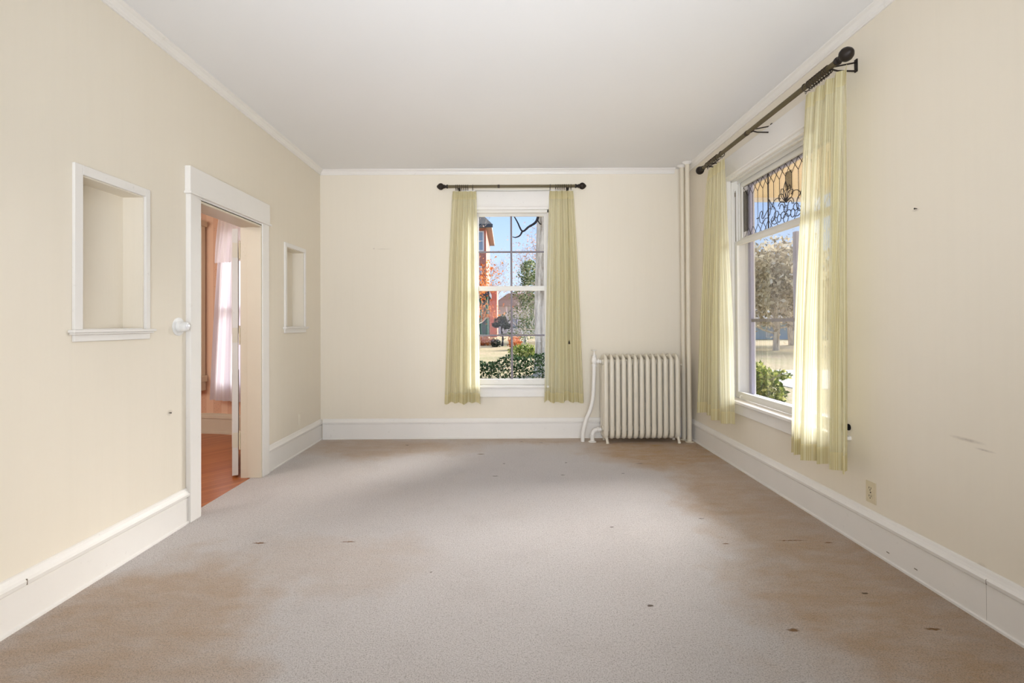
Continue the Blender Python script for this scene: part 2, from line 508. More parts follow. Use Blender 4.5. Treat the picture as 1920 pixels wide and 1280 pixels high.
# ------------------------------------------------------------ mesh helpers
class MB:
    def __init__(s):
        s.v, s.f, s.uv = [], [], []
    def add(s, vs, fs, uvs=None):
        o = len(s.v)
        s.v += [tuple(p) for p in vs]
        for i, f in enumerate(fs):
            s.f.append(tuple(a + o for a in f))
            s.uv.append(uvs[i] if uvs else None)
        return s
    def box(s, x0, x1, y0, y1, z0, z1):
        x0, x1 = sorted((x0, x1)); y0, y1 = sorted((y0, y1)); z0, z1 = sorted((z0, z1))
        v = [(x0, y0, z0), (x1, y0, z0), (x1, y1, z0), (x0, y1, z0), (x0, y0, z1), (x1, y0, z1), (x1, y1, z1), (x0, y1, z1)]
        f = [(0, 3, 2, 1), (4, 5, 6, 7), (0, 1, 5, 4), (1, 2, 6, 5), (2, 3, 7, 6), (3, 0, 4, 7)]
        uvs = []
        for q in f:
            ax = 0 if len({v[i][0] for i in q}) == 1 else (1 if len({v[i][1] for i in q}) == 1 else 2)
            uvs.append([((v[i][1], v[i][2]) if ax == 0 else (v[i][0], v[i][2]) if ax == 1 else (v[i][0], v[i][1])) for i in q])
        return s.add(v, f, uvs)
    def obox(s, c, ex, ey, ez):
        c, ex, ey, ez = map(Vector, (c, ex, ey, ez))
        v = [c + a * ex + b * ey + d * ez for d in (-1, 1) for b in (-1, 1) for a in (-1, 1)]
        f = [(0, 2, 3, 1), (4, 5, 7, 6), (0, 1, 5, 4), (1, 3, 7, 5), (3, 2, 6, 7), (2, 0, 4, 6)]
        return s.add(v, f)
    def sweep(s, path, rads, n=12, closed=False, side=None, caps=True):
        path = [Vector(p) for p in path]
        N = len(path)
        rings = []
        prev = Vector(side) if side is not None else None
        for i, p in enumerate(path):
            if closed:
                d = path[(i + 1) % N] - path[i - 1]
            else:
                d = path[min(i + 1, N - 1)] - path[max(i - 1, 0)]
            d.normalize()
            if prev is None:
                prev = Vector((0, 0, 1)) if abs(d.z) < 0.9 else Vector((1, 0, 0))
            a = (prev - d * prev.dot(d))
            a = a.normalized() if a.length > 1e-6 else d.orthogonal().normalized()
            if side is None:
                prev = a
            b = d.cross(a)
            r = rads[i] if isinstance(rads, list) else rads
            ra, rb = r if isinstance(r, tuple) else (r, r)
            rings.append([p + a * (ra * math.cos(2 * math.pi * k / n)) + b * (rb * math.sin(2 * math.pi * k / n)) for k in range(n)])
        vs = [q for rg in rings for q in rg]
        fs = []
        for i in range(N if closed else N - 1):
            j = (i + 1) % N
            for k in range(n):
                l = (k + 1) % n
                fs.append((i * n + k, i * n + l, j * n + l, j * n + k))
        if caps and not closed:
            fs.append(tuple(range(n - 1, -1, -1)))
            fs.append(tuple((N - 1) * n + k for k in range(n)))
        return s.add(vs, fs)
    def lathe(s, c, axis, prof, n=24):
        c, d = Vector(c), Vector(axis).normalized()
        a = d.orthogonal().normalized()
        b = d.cross(a)
        vs, fs = [], []
        for (h, r) in prof:
            for k in range(n):
                an = 2 * math.pi * k / n
                vs.append(c + d * h + (a * math.cos(an) + b * math.sin(an)) * max(r, 1e-4))
        for i in range(len(prof) - 1):
            for k in range(n):
                l = (k + 1) % n
                fs.append((i * n + k, i * n + l, (i + 1) * n + l, (i + 1) * n + k))
        fs.append(tuple(range(n - 1, -1, -1)))
        fs.append(tuple((len(prof) - 1) * n + k for k in range(n)))
        return s.add(vs, fs)
    def prism(s, prof, o, ea, eb, el, length):
        # profile (a, b) swept along el
        o, ea, eb, el = map(Vector, (o, ea, eb, el))
        n = len(prof)
        vs = [o + ea * a + eb * b for a, b in prof] + [o + ea * a + eb * b + el * length for a, b in prof]
        fs = [(k, (k + 1) % n, n + (k + 1) % n, n + k) for k in range(n)]
        fs += [tuple(range(n - 1, -1, -1)), tuple(range(n, 2 * n))]
        return s.add(vs, fs)
    def build(s, name, mat, parent=None, smooth=False, bevel=0, subsurf=0, loc=None):
        me = bpy.data.meshes.new(name)
        off = Vector(loc) if loc is not None else (Vector(parent_loc(parent)) if parent else None)
        vs = [tuple(Vector(p) - off) for p in s.v] if off is not None else s.v
        me.from_pydata(vs, [], s.f)
        if any(u is not None for u in s.uv):
            lay = me.uv_layers.new(name='UVMap')
            i = 0
            for f, u in zip(s.f, s.uv):
                for k in range(len(f)):
                    lay.data[i].uv = u[k] if u else (0, 0)
                    i += 1
        me.materials.append(mat)
        me.validate()
        if not s.uvkeep():
            import bmesh
            bm = bmesh.new()
            bm.from_mesh(me)
            bmesh.ops.recalc_face_normals(bm, faces=bm.faces)
            bm.to_mesh(me)
            bm.free()
        if smooth:
            me.polygons.foreach_set('use_smooth', [True] * len(me.polygons))
        o = bpy.data.objects.new(name, me)
        col.objects.link(o)
        if parent:
            o.parent = parent
            if loc is not None:
                o.location = Vector(loc) - Vector(parent_loc(parent))
        elif loc is not None:
            o.location = loc
        if bevel:
            m_ = o.modifiers.new('bevel', 'BEVEL')
            m_.width = bevel
            m_.segments = 2
            m_.limit_method = 'ANGLE'
        if subsurf:
            m_ = o.modifiers.new('sub', 'SUBSURF')
            m_.levels = m_.render_levels = subsurf
        if smooth and not subsurf:
            try:
                me.set_sharp_from_angle(angle=R(40))
            except Exception:
                pass
        return o
    def uvkeep(s):
        return any(u is not None for u in s.uv)

def parent_loc(p):
    l = Vector((0, 0, 0))
    while p:
        l += p.location
        p = p.parent
    return l

def tag(o, label=None, cat=None, group=None, kind=None):
    if label: o['label'] = label
    if cat: o['category'] = cat
    if group: o['group'] = group
    if kind: o['kind'] = kind
    return o

def empty(name, loc, label=None, cat=None, group=None, kind=None):
    o = bpy.data.objects.new(name, None)
    o.empty_display_size = 0.1
    col.objects.link(o)
    o.location = loc
    return tag(o, label, cat, group, kind)

def copy_tree(o, loc, label=None, group=None):
    c = o.copy()
    col.objects.link(c)
    c.location = loc
    if label: c['label'] = label
    if group: c['group'] = group
    for ch in list(o.children):
        d = ch.copy()
        col.objects.link(d)
        d.parent = c
        for g in list(ch.children):
            e_ = g.copy()
            col.objects.link(e_)
            e_.parent = d
    return c

def struct(o):
    o['kind'] = 'structure'
    return o

# ------------------------------------------------------------ room shell
XL, XR, YB, YF, ZC = -2.008, 1.963, 5.262, -2.6, 2.899
TL, TR = 0.145, 0.22      # wall thicknesses
NZ0, NZ1 = 1.213, 1.945
NICHES = [(2.30, 2.70), (4.435, 4.83)]
DY0, DY1, DZ1 = 3.159, 3.957, 2.036
W1 = (-0.36, 0.472, 0.55, 2.475)            # opening of window in the back wall: x0 x1 z0 z1
W2 = (2.898, 4.272, 0.55, 2.475)            # opening of window in the right wall: y0 y1 z0 z1
WB = (-3.10, -2.62, 0.55, 2.35)

def wall(name, axis, c0, c1, a0, a1, z0, z1, holes, mat):
    """wall normal to axis (0=x,1=y) between c0..c1, spans a0..a1"""
    mb = MB()
    As = sorted({a0, a1, *[h[0] for h in holes], *[h[1] for h in holes]})
    Zs = sorted({z0, z1, *[h[2] for h in holes], *[h[3] for h in holes]})
    P3 = (lambda c, a, z: (c, a, z)) if axis == 0 else (lambda c, a, z: (a, c, z))
    def solid(i, j):
        if i < 0 or j < 0 or i >= len(As) - 1 or j >= len(Zs) - 1:
            return False
        ma, mz = (As[i] + As[i + 1]) / 2, (Zs[j] + Zs[j + 1]) / 2
        return not any(h[0] < ma < h[1] and h[2] < mz < h[3] for h in holes)
    for i in range(len(As) - 1):
        for j in range(len(Zs) - 1):
            if not solid(i, j):
                continue
            A0, A1, Z0, Z1 = As[i], As[i + 1], Zs[j], Zs[j + 1]
            for c in (c0, c1):
                mb.add([P3(c, A0, Z0), P3(c, A1, Z0), P3(c, A1, Z1), P3(c, A0, Z1)], [(0, 1, 2, 3)])
            for (di, dj, q) in ((-1, 0, ((A0, Z0), (A0, Z1))), (1, 0, ((A1, Z0), (A1, Z1))), (0, -1, ((A0, Z0), (A1, Z0))), (0, 1, ((A0, Z1), (A1, Z1)))):
                if not solid(i + di, j + dj):
                    (p, r), (s_, u) = q
                    mb.add([P3(c0, p, r), P3(c0, s_, u), P3(c1, s_, u), P3(c1, p, r)], [(0, 1, 2, 3)])
    o = mb.build(name, mat)
    return struct(o)

wall('wall_left', 0, XL, XL - TL, YF, YB + 0.2, -0.02, ZC, [(n[0], n[1], NZ0, NZ1) for n in NICHES] + [(DY0, DY1, -0.02, DZ1)], M['wall'])
wall('wall_back', 1, YB, YB + 0.2, XL, XR + TR, -0.02, ZC, [W1], M['wall'])
wall('wall_right', 0, XR, XR + TR, YF, YB, -0.02, ZC, [W2], M['wall'])
wall('wall_front', 1, YF - 0.1, YF, XL - TL, XR + TR, -0.02, ZC, [], M['wall'])
struct(MB().box(XL - TL, XR + TR, YF - 0.1, YB + 0.2, ZC, ZC + 0.1).build('ceiling', M['ceiling']))
# carpet, running a little way into the doorway
fl = MB()
fl.box(XL, XR, YF, YB, -0.03, 0)
fl.box(XL - 0.062, XL, DY0 + 0.001, DY1 - 0.001, -0.03, 0.0)
struct(fl.build('floor', M['carpet']))

# baseboards with a moulded cap
def base_profile():
    return [(0, 0), (0.024, 0), (0.024, 0.010), (0.016, 0.014), (0.016, 0.158), (0.0135, 0.160), (0.0135, 0.164), (0.026, 0.168), (0.028, 0.182),
            (0.020, 0.192), (0.014, 0.203), (0.013, 0.206), (0.010, 0.214), (0.004, 0.218), (0, 0.218)]
def baseboard(name, o, ea, el, length):
    mb = MB()
    mb.prism(base_profile(), o, ea, (0, 0, 1), el, length)
    return mb
b_ = baseboard('', (XL, YF, 0), (1, 0, 0), (0, 1, 0), 3.053 - YF)
b_.prism(base_profile(), (XL, 4.064, 0), (1, 0, 0), (0, 0, 1), (0, 1, 0), YB - 4.064)
struct(b_.build('baseboard_left', M['trim']))
b_ = baseboard('', (XL + 0.028, YB, 0), (0, -1, 0), (1, 0, 0), XR - XL - 0.056)
struct(b_.build('baseboard_back', M['trim']))
b_ = baseboard('', (XR, YF, 0), (-1, 0, 0), (0, 1, 0), YB - YF)
bo = struct(b_.build('baseboard_right', M['trim']))
# seams and scars on the right baseboard
g_ = MB()
g_.box(XR - 0.0163, XR - 0.010, 1.986, 1.9868, 0.012, 0.160)
g_.box(XR - 0.0283, XR - 0.02, 1.975, 1.976, 0.166, 0.186)
for y in (2.50, 2.33):
    g_.box(XR - 0.0168, XR - 0.012, y - 0.010, y + 0.008, 0.047, 0.052)
g_.build('seam', M['darkgap'], bo)
g_ = MB()
g_.box(XL + 0.02, XL + 0.0285, 2.02, 2.0225, 0.166, 0.190)
g_.build('seam', M['darkgap'], bpy.data.objects['baseboard_left'])

# crown
CP = [(0, 0), (0.010, 0), (0.012, 0.008), (0.017, 0.012), (0.020, 0.022), (0.032, 0.036), (0.046, 0.044), (0.050, 0.052), (0, 0.052)]
def crown(name, o, ea, el, ln):
    mb = MB()
    mb.prism(CP, o, ea, (0, 0, 1), el, ln)
    return struct(mb.build(name, M['trim']))
crown('trim_1', (XL, YF, ZC - 0.053), (1, 0, 0), (0, 1, 0), YB - YF)
crown('trim_2', (XL + 0.0, YB, ZC - 0.053), (0, -1, 0), (1, 0, 0), XR - XL - 0.14)
crown('trim_3', (XR, YF, ZC - 0.053), (-1, 0, 0), (0, 1, 0), YB - YF - 0.0)
for nm_, y0 in (('trim_1', 0), ('trim_3', 0)):
    pass

# ------------------------------------------------------------ niches in the left wall
def niche(y0, y1, label, outer=0.045):
    t = empty('wall_niche', (XL, (y0 + y1) / 2, NZ0), label, 'wall niche')
    d = 0.11
    X0 = XL - d
    l = MB()
    l.box(X0 - 0.02, X0, y0 - 0.01, y1 + 0.01, NZ0 - 0.01, NZ1 + 0.01)
    l.build('back_panel', M['wall'], t)
    l = MB()
    e_ = 0.006
    l.box(X0, XL, y0, y0 + e_, NZ0, NZ1)
    l.box(X0, XL, y1 - e_, y1, NZ0, NZ1)
    l.box(X0, XL, y0 + e_, y1 - e_, NZ1 - e_, NZ1)
    l.build('side_lining', M['wall'], t)
    f = MB()
    F = 0.014
    f.box(XL, XL + F, y0 - outer, y0, NZ0, NZ1 + outer)
    f.box(XL, XL + F, y1, y1 + outer * 0.75, NZ0, NZ1 + outer)
    f.box(XL, XL + F, y0, y1, NZ1, NZ1 + outer)
    f.box(XL + 0.0, XL + F - 0.006, y0, y0 + 0.004, NZ0, NZ1)
    f.build('casing', M['trim'], t, bevel=0.002)
    s_ = MB()
    s_.box(X0, XL, y0, y1, NZ0 - 0.002, NZ0 + 0.004)
    s_.box(XL, XL + 0.034, y0 - outer - 0.022, y1 + outer * 0.75 + 0.022, NZ0 - 0.014, NZ0)
    s_.box(XL, XL + 0.026, y0 - outer - 0.014, y1 + outer * 0.75 + 0.014, NZ0 - 0.024, NZ0 - 0.014)
    s_.build('sill', M['trim'], t, bevel=0.003)
    a = MB()
    a.box(XL, XL + 0.013, y0 - outer, y1 + outer * 0.75, NZ0 - 0.056, NZ0 - 0.024)
    a.build('apron', M['trim'], t, bevel=0.002)
niche(*NICHES[0], 'large cream wall niche with white frame and sill, left of the doorway')
niche(*NICHES[1], 'narrow looking white framed wall niche between the doorway and the far corner', 0.036)

# rotary switch on the left wall beside the door casing
t = empty('dimmer_switch', (XL, 2.985, 1.224), 'round white wall switch with a ridged knob beside the door casing', 'switch')
MB().lathe((XL, 2.985, 1.224), (1, 0, 0), [(0, 0.055), (0.003, 0.056), (0.006, 0.052), (0.007, 0.033)], 40).build('cover_plate', M['whiteplastic'], t, smooth=True)
k = MB().lathe((XL + 0.006, 2.985, 1.224), (1, 0, 0), [(0, 0.034), (0.018, 0.033), (0.020, 0.0305), (0.024, 0.0305), (0.026, 0.031), (0.045, 0.029), (0.052, 0.025), (0.054, 0.02)], 40).build('knob', M['whiteplastic'], t, smooth=True)
MB().lathe((XL + 0.059, 2.985, 1.224), (1, 0, 0), [(0, 0.019), (0.004, 0.017), (0.009, 0.010), (0.011, 0.002)], 8).build('knob_cap', M['crystal'], k)

# electrical outlets
def outlet(x, y, z, sgn, label, mat, slotmat):
    t = empty('wall_outlet', (x, y, z), label, 'outlet')
    MB().box(x, x + sgn * 0.006, y - 0.035, y + 0.035, z - 0.057, z + 0.057).build('cover_plate', mat, t, bevel=0.002)
    for dz in (-0.0215, 0.0215):
        q = MB().lathe((x + sgn * 0.006, y, z + dz), (sgn, 0, 0), [(0, 0.0165), (0.0025, 0.016)], 20).build('socket', mat, t, smooth=True)
        m_ = MB()
        X0, X1 = x + sgn * 0.0083, x + sgn * 0.0092
        m_.box(X0, X1, y - 0.0085, y - 0.0055, z + dz - 0.002, z + dz + 0.008)
        m_.box(X0, X1, y + 0.0055, y + 0.0085, z + dz - 0.002, z + dz + 0.008)
        m_.box(X0, X1, y - 0.003, y + 0.003, z + dz - 0.011, z + dz - 0.006)
        m_.build('slot', slotmat, q)
    MB().lathe((x + sgn * 0.006, y, z), (sgn, 0, 0), [(0, 0.004), (0.0015, 0.003)], 12).build('screw', slotmat, t)
outlet(XR, 2.628, 0.312, -1, 'ivory duplex outlet above the right baseboard below the big curtain', M['plastic'], M['slot'])
outlet(XL, 4.735, 0.318, 1, 'white painted-over outlet low on the left wall near the corner', M['wall'], M['jamb'])

# little nails and marks in the plaster
def nail(loc, d, label):
    m_ = MB().lathe(loc, d, [(0, 0.002), (0.010, 0.002), (0.011, 0.0045), (0.0125, 0.004)], 10)
    tag(m_.build('nail', M['bronze_dark'], loc=loc), label, 'nail')
nail((XR, 2.318, 1.77), (-1, 0, 0), 'small dark nail alone high on the bare right wall')
nail((XL, 2.905, 0.712), (1, 0, 0), 'small dark nail low on the left wall between niche and doorway')

# ------------------------------------------------------------ door
door = struct(empty('door_1', (XL, (DY0 + DY1) / 2, 0)))
CX = XL + 0.036
cas = MB()
cas.box(XL, CX - 0.004, 3.053, DY0, 0, 2.062)
cas.box(XL, CX - 0.004, DY1, 4.064, 0, 2.062)
cas.box(XL, CX - 0.012, DY0, DY1, DZ1, 2.062)
cas.build('casing', M['trim'], door, bevel=0.003)
hc = MB()
hc.box(XL, CX, 3.044, 4.073, 2.072, 2.232)
hc.build('head_casing', M['trim'], door, bevel=0.003)
hb = MB()
hb.box(XL, CX + 0.012, 3.034, 4.083, 2.056, 2.072)
hb.build('head_bead', M['trim'], door, bevel=0.004)
jb = MB()
XJ = XL - TL
jb.box(XJ - 0.004, CX - 0.012, DY1 - 0.002, DY1 + 0.016, -0.02, DZ1)
jb.box(XL - 0.09, CX - 0.012, DY1 - 0.014, DY1 - 0.002, -0.0, DZ1 - 0.012)
jb.box(XJ - 0.004, CX - 0.012, DY0 - 0.016, DY0 + 0.002, -0.02, DZ1)
jb.box(XJ - 0.004, CX - 0.012, DY0, DY1, DZ1 - 0.012, DZ1 + 0.01)
jb.build('jamb', M['jamb'], door, bevel=0.0015)
# leaf folded back into the bay room, seen on its hinge edge
hx, hy = XJ - 0.030, DY1 + 0.012
th = R(28.6)
dl = Vector((-math.sin(th), math.cos(th), 0))
dn = Vector((-math.cos(th), -math.sin(th), 0))
A = Vector((hx, hy, 0))
lf = MB()
c = A + dl * 0.39 + dn * 0.022 + Vector((0, 0, 1.015))
lf.obox(c, dl * 0.39, dn * 0.022, (0, 0, 1.0))
for (zc, hz) in ((0.52, 0.30), (1.52, 0.36)):
    for sgn in (-1, 1):
        cc_ = A + dl * 0.39 + dn * (0.022 + sgn * 0.0215) + Vector((0, 0, zc))
        lf.obox(cc_, dl * 0.26, dn * 0.004, (0, 0, hz))
leaf = lf.build('door_leaf', M['doorpaint'], door, bevel=0.002)
for z in (0.30, 1.15, 1.84):
    h_ = MB()
    h_.box(XJ + 0.0, XJ + 0.05, DY1 - 0.004, DY1 - 0.001, z - 0.06, z + 0.06)
    for k in range(4):
        h_.lathe((XJ + (0.018 if k % 2 else 0.034), DY1 - 0.004, z - 0.045 + k * 0.03), (0, -1, 0), [(0, 0.004), (0.0012, 0.003)], 8)
    cc_ = A + dl * -0.0015 + dn * 0.022 + Vector((0, 0, z))
    h_.obox(cc_, dl * 0.0015, dn * 0.019, (0, 0, 0.06))
    hh = h_.build('hinge', M['jamb'], door)
    pn = MB()
    prof = []
    for k in range(5):
        z0 = -0.06 + k * 0.024
        prof += [(z0, 0.0065), (z0 + 0.022, 0.0065), (z0 + 0.0225, 0.0055), (z0 + 0.0235, 0.0055)]
    prof = [(-0.078, 0.002), (-0.072, 0.007), (-0.064, 0.004)] + prof + [(0.064, 0.004), (0.072, 0.007), (0.078, 0.002)]
    pn.lathe((XJ - 0.013, DY1 + 0.002, z), (0, 0, 1), prof, 14)
    pn.build('hinge_pin', M['plastic'], hh, smooth=True)

# ------------------------------------------------------------ bay room beyond the door
struct(MB().box(-6.0, XL - 0.062, 1.0, 7.6, -0.035, -0.004).build('floor', M['wood']))
curve = [(-6.0, 4.6), (-5.4, 5.05), (-4.8, 5.38), (-4.2, 5.56), (-3.7, 5.63), (-3.36, 5.61), (-3.12, 5.55), (-2.9, 5.46), (-2.66, 5.30), (-2.42, 5.06), (XJ - 0.001, 4.84)]
# smooth the bay line a little
def smooth_poly(p, it=2):
    for _ in range(it):
        q = [p[0]]
        for a, b in zip(p[:-1], p[1:]):
            q.append((a[0] * .75 + b[0] * .25, a[1] * .75 + b[1] * .25))
            q.append((a[0] * .25 + b[0] * .75, a[1] * .25 + b[1] * .75))
        q.append(p[-1])
        p = q
    return p
cv = smooth_poly(curve)
def band(mb, cv, off, z0, z1, skip=None):
    d = 0
    for (a, b) in zip(cv[:-1], cv[1:]):
        L = math.hypot(b[0] - a[0], b[1] - a[1])
        nx, ny = (b[1] - a[1]) / L, -(b[0] - a[0]) / L
        n_ = (nx * off, ny * off)
        segs = [(z0, z1)]
        mx_ = (a[0] + b[0]) / 2
        if skip and skip[0] < mx_ < skip[1]:
            segs = [(z0, skip[2]), (skip[3], z1)]
        for (u, v) in segs:
            if v > u:
                mb.add([(a[0] + n_[0], a[1] + n_[1], u), (b[0] + n_[0], b[1] + n_[1], u), (b[0] + n_[0], b[1] + n_[1], v), (a[0] + n_[0], a[1] + n_[1], v)],
                       [(0, 1, 2, 3)], [[(d, u), (d + L, u), (d + L, v), (d, v)]])
        d += L
BW = (-3.12, -2.70, 0.62, 2.30)
mb = MB(); band(mb, cv, 0, -0.02, 2.75, BW)
struct(mb.build('wall_bay', M['paper']))
mb = MB()
for off, z0, z1 in ((0.02, -0.02, 0.17), (0.03, 0.17, 0.20), (0.02, 0.20, 0.225), (0.03, -0.02, 0.02)):
    band(mb, cv, off, z0, z1)
    a0 = cv
    for (a, b) in zip(cv[:-1], cv[1:]):
        L = math.hypot(b[0] - a[0], b[1] - a[1]); nx, ny = (b[1] - a[1]) / L, -(b[0] - a[0]) / L
        mb.add([(a[0], a[1], z1), (b[0], b[1], z1), (b[0] + nx * off, b[1] + ny * off, z1), (a[0] + nx * off, a[1] + ny * off, z1)], [(0, 1, 2, 3)])
struct(mb.build('baseboard_bay', M['jamb']))
struct(MB().box(-6.0, XL - TL, 1.0, 5.8, 2.75, 2.85).build('ceiling', M['ceiling']))
wall('wall_bay_side', 0, -6.1, -6.0, 1.0, 5.0, -0.02, 2.75, [], M['paper'])
wall('wall_bay_front', 1, 0.9, 1.0, -6.0, XL - TL, -0.02, 2.75, [], M['paper'])

def wavy(top0, top1, bot0, bot1, nf, amp_t, amp_b, seed=0, nu=220, nv=40, v0=0.0, v1=1.0, pinch=0.0, cloth=1.0, uoff=0, drape=None, zj=0.0):
    """hanging cloth between a top line and a bottom line; folds push sideways to the line"""
    rnd = random.Random(seed)
    ph = [rnd.uniform(0, 6.28) for _ in range(8)]
    top0, top1, bot0, bot1 = map(Vector, (top0, top1, bot0, bot1))
    d = (top1 - top0); d.z = 0; d.normalize()
    nrm = Vector((-d.y, d.x, 0))
    mb = MB()
    vs, fs, uvs = [], [], []
    for j in range(nv + 1):
        v = v0 + (v1 - v0) * j / nv
        e_ = v ** 0.8
        for i in range(nu + 1):
            t_ = i / nu
            tw = t_ + 0.012 * math.sin(6.28 * t_ * 2 + ph[0]) * v
            p = (top0.lerp(top1, tw)).lerp(bot0.lerp(bot1, tw), e_)
            p.z = (top0.z + (top1.z - top0.z) * t_) * (1 - v) + (bot0.z + (bot1.z - bot0.z) * t_) * v
            a = amp_t + (amp_b - amp_t) * min(1, v * 1.6)
            s1 = math.sin(2 * math.pi * nf * t_ + ph[1] + 0.5 * math.sin(3 * v + ph[2]))
            s1 = math.copysign(abs(s1) ** 0.8, s1)
            s2 = math.sin(2 * math.pi * nf * 0.47 * t_ + ph[3] + 0.8 * v)
            s3 = math.sin(2 * math.pi * nf * 2.1 * t_ + ph[4] + 1.2 * v)
            off = a * (0.62 * s1 + 0.38 * s2 * min(1, v * 2)) + a * 0.22 * s3
            if pinch and v < 0.06:
                off += pinch * (1 - v / 0.06) * max(0, math.cos(2 * math.pi * nf * 1.0 * t_)) ** 6
            side = 0.4 * a * math.sin(4 * math.pi * nf * t_ + ph[5])
            p = p + nrm * off + d * side * 0.35
            p.z += zj * (0.5 * s1 + 0.5 * s2) * v
            vs.append(p)
    W_ = nu + 1
    for j in range(nv):
        va, vb = v0 + (v1 - v0) * j / nv, v0 + (v1 - v0) * (j + 1) / nv
        for i in range(nu):
            fs.append((j * W_ + i, j * W_ + i + 1, (j + 1) * W_ + i + 1, (j + 1) * W_ + i))
            ua, ub = uoff + cloth * i / nu, uoff + cloth * (i + 1) / nu
            uvs.append([(ua, 1 - va), (ub, 1 - va), (ub, 1 - vb), (ua, 1 - vb)])
    mb.add(vs, fs, uvs)
    return mb

def curtain(label, top0, top1, bot0, bot1, nf, seed, amp_t=0.014, amp_b=0.042, cloth=1.2, zj=0.012):
    t = empty('curtain', (Vector(top0) + Vector(top1)) / 2, label, 'curtain', None)
    H = abs(top0[2] - bot0[2])
    h1, h2 = 0.085 / H, 1 - 0.10 / H
    kw = dict(nf=nf, amp_t=amp_t, amp_b=amp_b, seed=seed, cloth=cloth, pinch=0.014, zj=zj)
    wavy(top0, top1, bot0, bot1, v0=0, v1=h1, nv=6, **kw).build('heading', M['hem'], t, smooth=True)
    wavy(top0, top1, bot0, bot1, v0=h1, v1=h2, nv=44, **kw).build('curtain_panel', M['sheer'], t, smooth=True)
    wavy(top0, top1, bot0, bot1, v0=h2, v1=1, nv=6, **kw).build('hem', M['hem'], t, smooth=True)
    return t

# lace curtain and window in the bay
wb = struct(empty('window_3', (-2.9, 5.45, 0.62)))
def bayframe():
    a = Vector((-3.13, 5.555, 0)); b = Vector((-2.69, 5.335, 0))
    d = (b - a).normalized(); n = Vector((d.y, -d.x, 0))
    mb = MB()
    for (u0, u1, z0, z1) in ((-0.06, 0.0, 0.56, 2.36), (0.47, 0.53, 0.56, 2.36), (0, 0.47, 2.30, 2.36), (-0.08, 0.55, 0.56, 0.62), (0.0, 0.47, 1.42, 1.46)):
        c = a + d * (u0 + u1) / 2 + n * 0.005 + Vector((0, 0, (z0 + z1) / 2))
        mb.obox(c, d * (u1 - u0) / 2, n * 0.025, (0, 0, (z1 - z0) / 2))
    mb.build('frame', M['jamb'], wb)
    g = MB()
    c = a + d * 0.235 + Vector((0, 0, 1.46))
    g.obox(c, d * 0.235, n * 0.002, (0, 0, 0.84))
    g.build('pane', M['glass'], wb)
bayframe()
t = empty('lace_curtain', (-3.0, 5.45, 2.43), 'white lace curtain with gathered top flounce seen through the doorway', 'curtain')
wavy((-3.195, 5.47, 2.30), (-2.66, 5.22, 2.30), (-3.30, 5.45, 0.40), (-2.60, 5.18, 0.40), 7, 0.012, 0.022, 5, cloth=1.0).build('lace_panel', M['lace'], t, smooth=True)
wavy((-3.20, 5.42, 2.43), (-2.66, 5.17, 2.43), (-3.235, 5.40, 1.92), (-2.64, 5.15, 1.92), 9, 0.010, 0.025, 9, cloth=1.0, nv=14).build('valance', M['lace_top'], t, smooth=True)
# tall window at the far left of the bay, only its edge shows
wd = struct(empty('window_4', (-3.6, 5.6, 0.6)))
mb = MB()
mb.box(-3.62, -3.455, 5.53, 5.60, 0.66, 2.42)
mb.build('casing', M['bark_grey'] if False else M['jamb'], wd, bevel=0.004)
mb = MB(); mb.box(-4.4, -3.43, 5.47, 5.60, 0.59, 0.66); mb.box(-4.35, -3.45, 5.50, 5.60, 0.49, 0.59); mb.box(-4.4, -3.43, 5.47, 5.6, 2.36, 2.42)
mb.build('sill', M['jamb'], wd, bevel=0.004)
mb = MB(); mb.box(-4.3, -3.62, 5.545, 5.55, 0.66, 2.36)
mb.build('pane', M['pane'], wd)

# ------------------------------------------------------------ windows
def sash(parent, name, P3, a0, a1, z0, z1, c0, c1, st, rb, rtp, mat):
    """frame between a0..a1, z0..z1 with stile width st; P3 maps (a, c, z)"""
    mb = MB()
    def bx(A0, A1, Z0, Z1, C0=c0, C1=c1):
        p, q = P3(A0, C0, Z0), P3(A1, C1, Z1)
        mb.box(p[0], q[0], p[1], q[1], p[2], q[2])
    bx(a0, a0 + st, z0, z1); bx(a1 - st, a1, z0, z1)
    bx(a0 + st, a1 - st, z0, z0 + rb); bx(a0 + st, a1 - st, z1 - rtp, z1)
    return mb, mb.build(name, mat, parent, bevel=0.003)

# --- window_1 in the back wall
w1 = struct(empty('window_1', ((W1[0] + W1[1]) / 2, YB, W1[2])))
PB = lambda a, c, z: (a, YB + c, z)
x0, x1, z0, z1 = W1
cs = MB()
cs.box(x0 - 0.10, x0, YB - 0.022, YB, z0 - 0.01, z1 + 0.03)
cs.box(x1, x1 + 0.10, YB - 0.022, YB, z0 - 0.01, z1 + 0.03)
cs.box(x0, x1, YB - 0.022, YB, z1 - 0.005, z1 + 0.022)
cs.build('casing', M['trim'], w1, bevel=0.003)
cs = MB()
cs.box(x0 - 0.11, x1 + 0.11, YB - 0.024, YB, z1 + 0.03, 2.675)
cs.build('head_board', M['trim'], w1, bevel=0.003)
cs = MB()
cs.box(x0 - 0.115, x1 + 0.115, YB - 0.036, YB, z1 + 0.014, z1 + 0.032)
cs.build('head_bead', M['trim'], w1, bevel=0.004)
jb = MB()
jb.box(x0, x0 + 0.012, YB - 0.02, YB + 0.2, z0, z1); jb.box(x1 - 0.012, x1, YB - 0.02, YB + 0.2, z0, z1)
jb.box(x0, x1, YB - 0.02, YB + 0.2, z1 - 0.012, z1)
for xx in (x0 + 0.012, x1 - 0.024):
    jb.box(xx, xx + 0.012, YB + 0.01, YB + 0.035, z0, z1 - 0.012)
jb.box(x0, x1, YB + 0.01, YB + 0.035, z1 - 0.04, z1 - 0.012)
jb.build('jamb', M['sash'], w1)
st_ = MB()
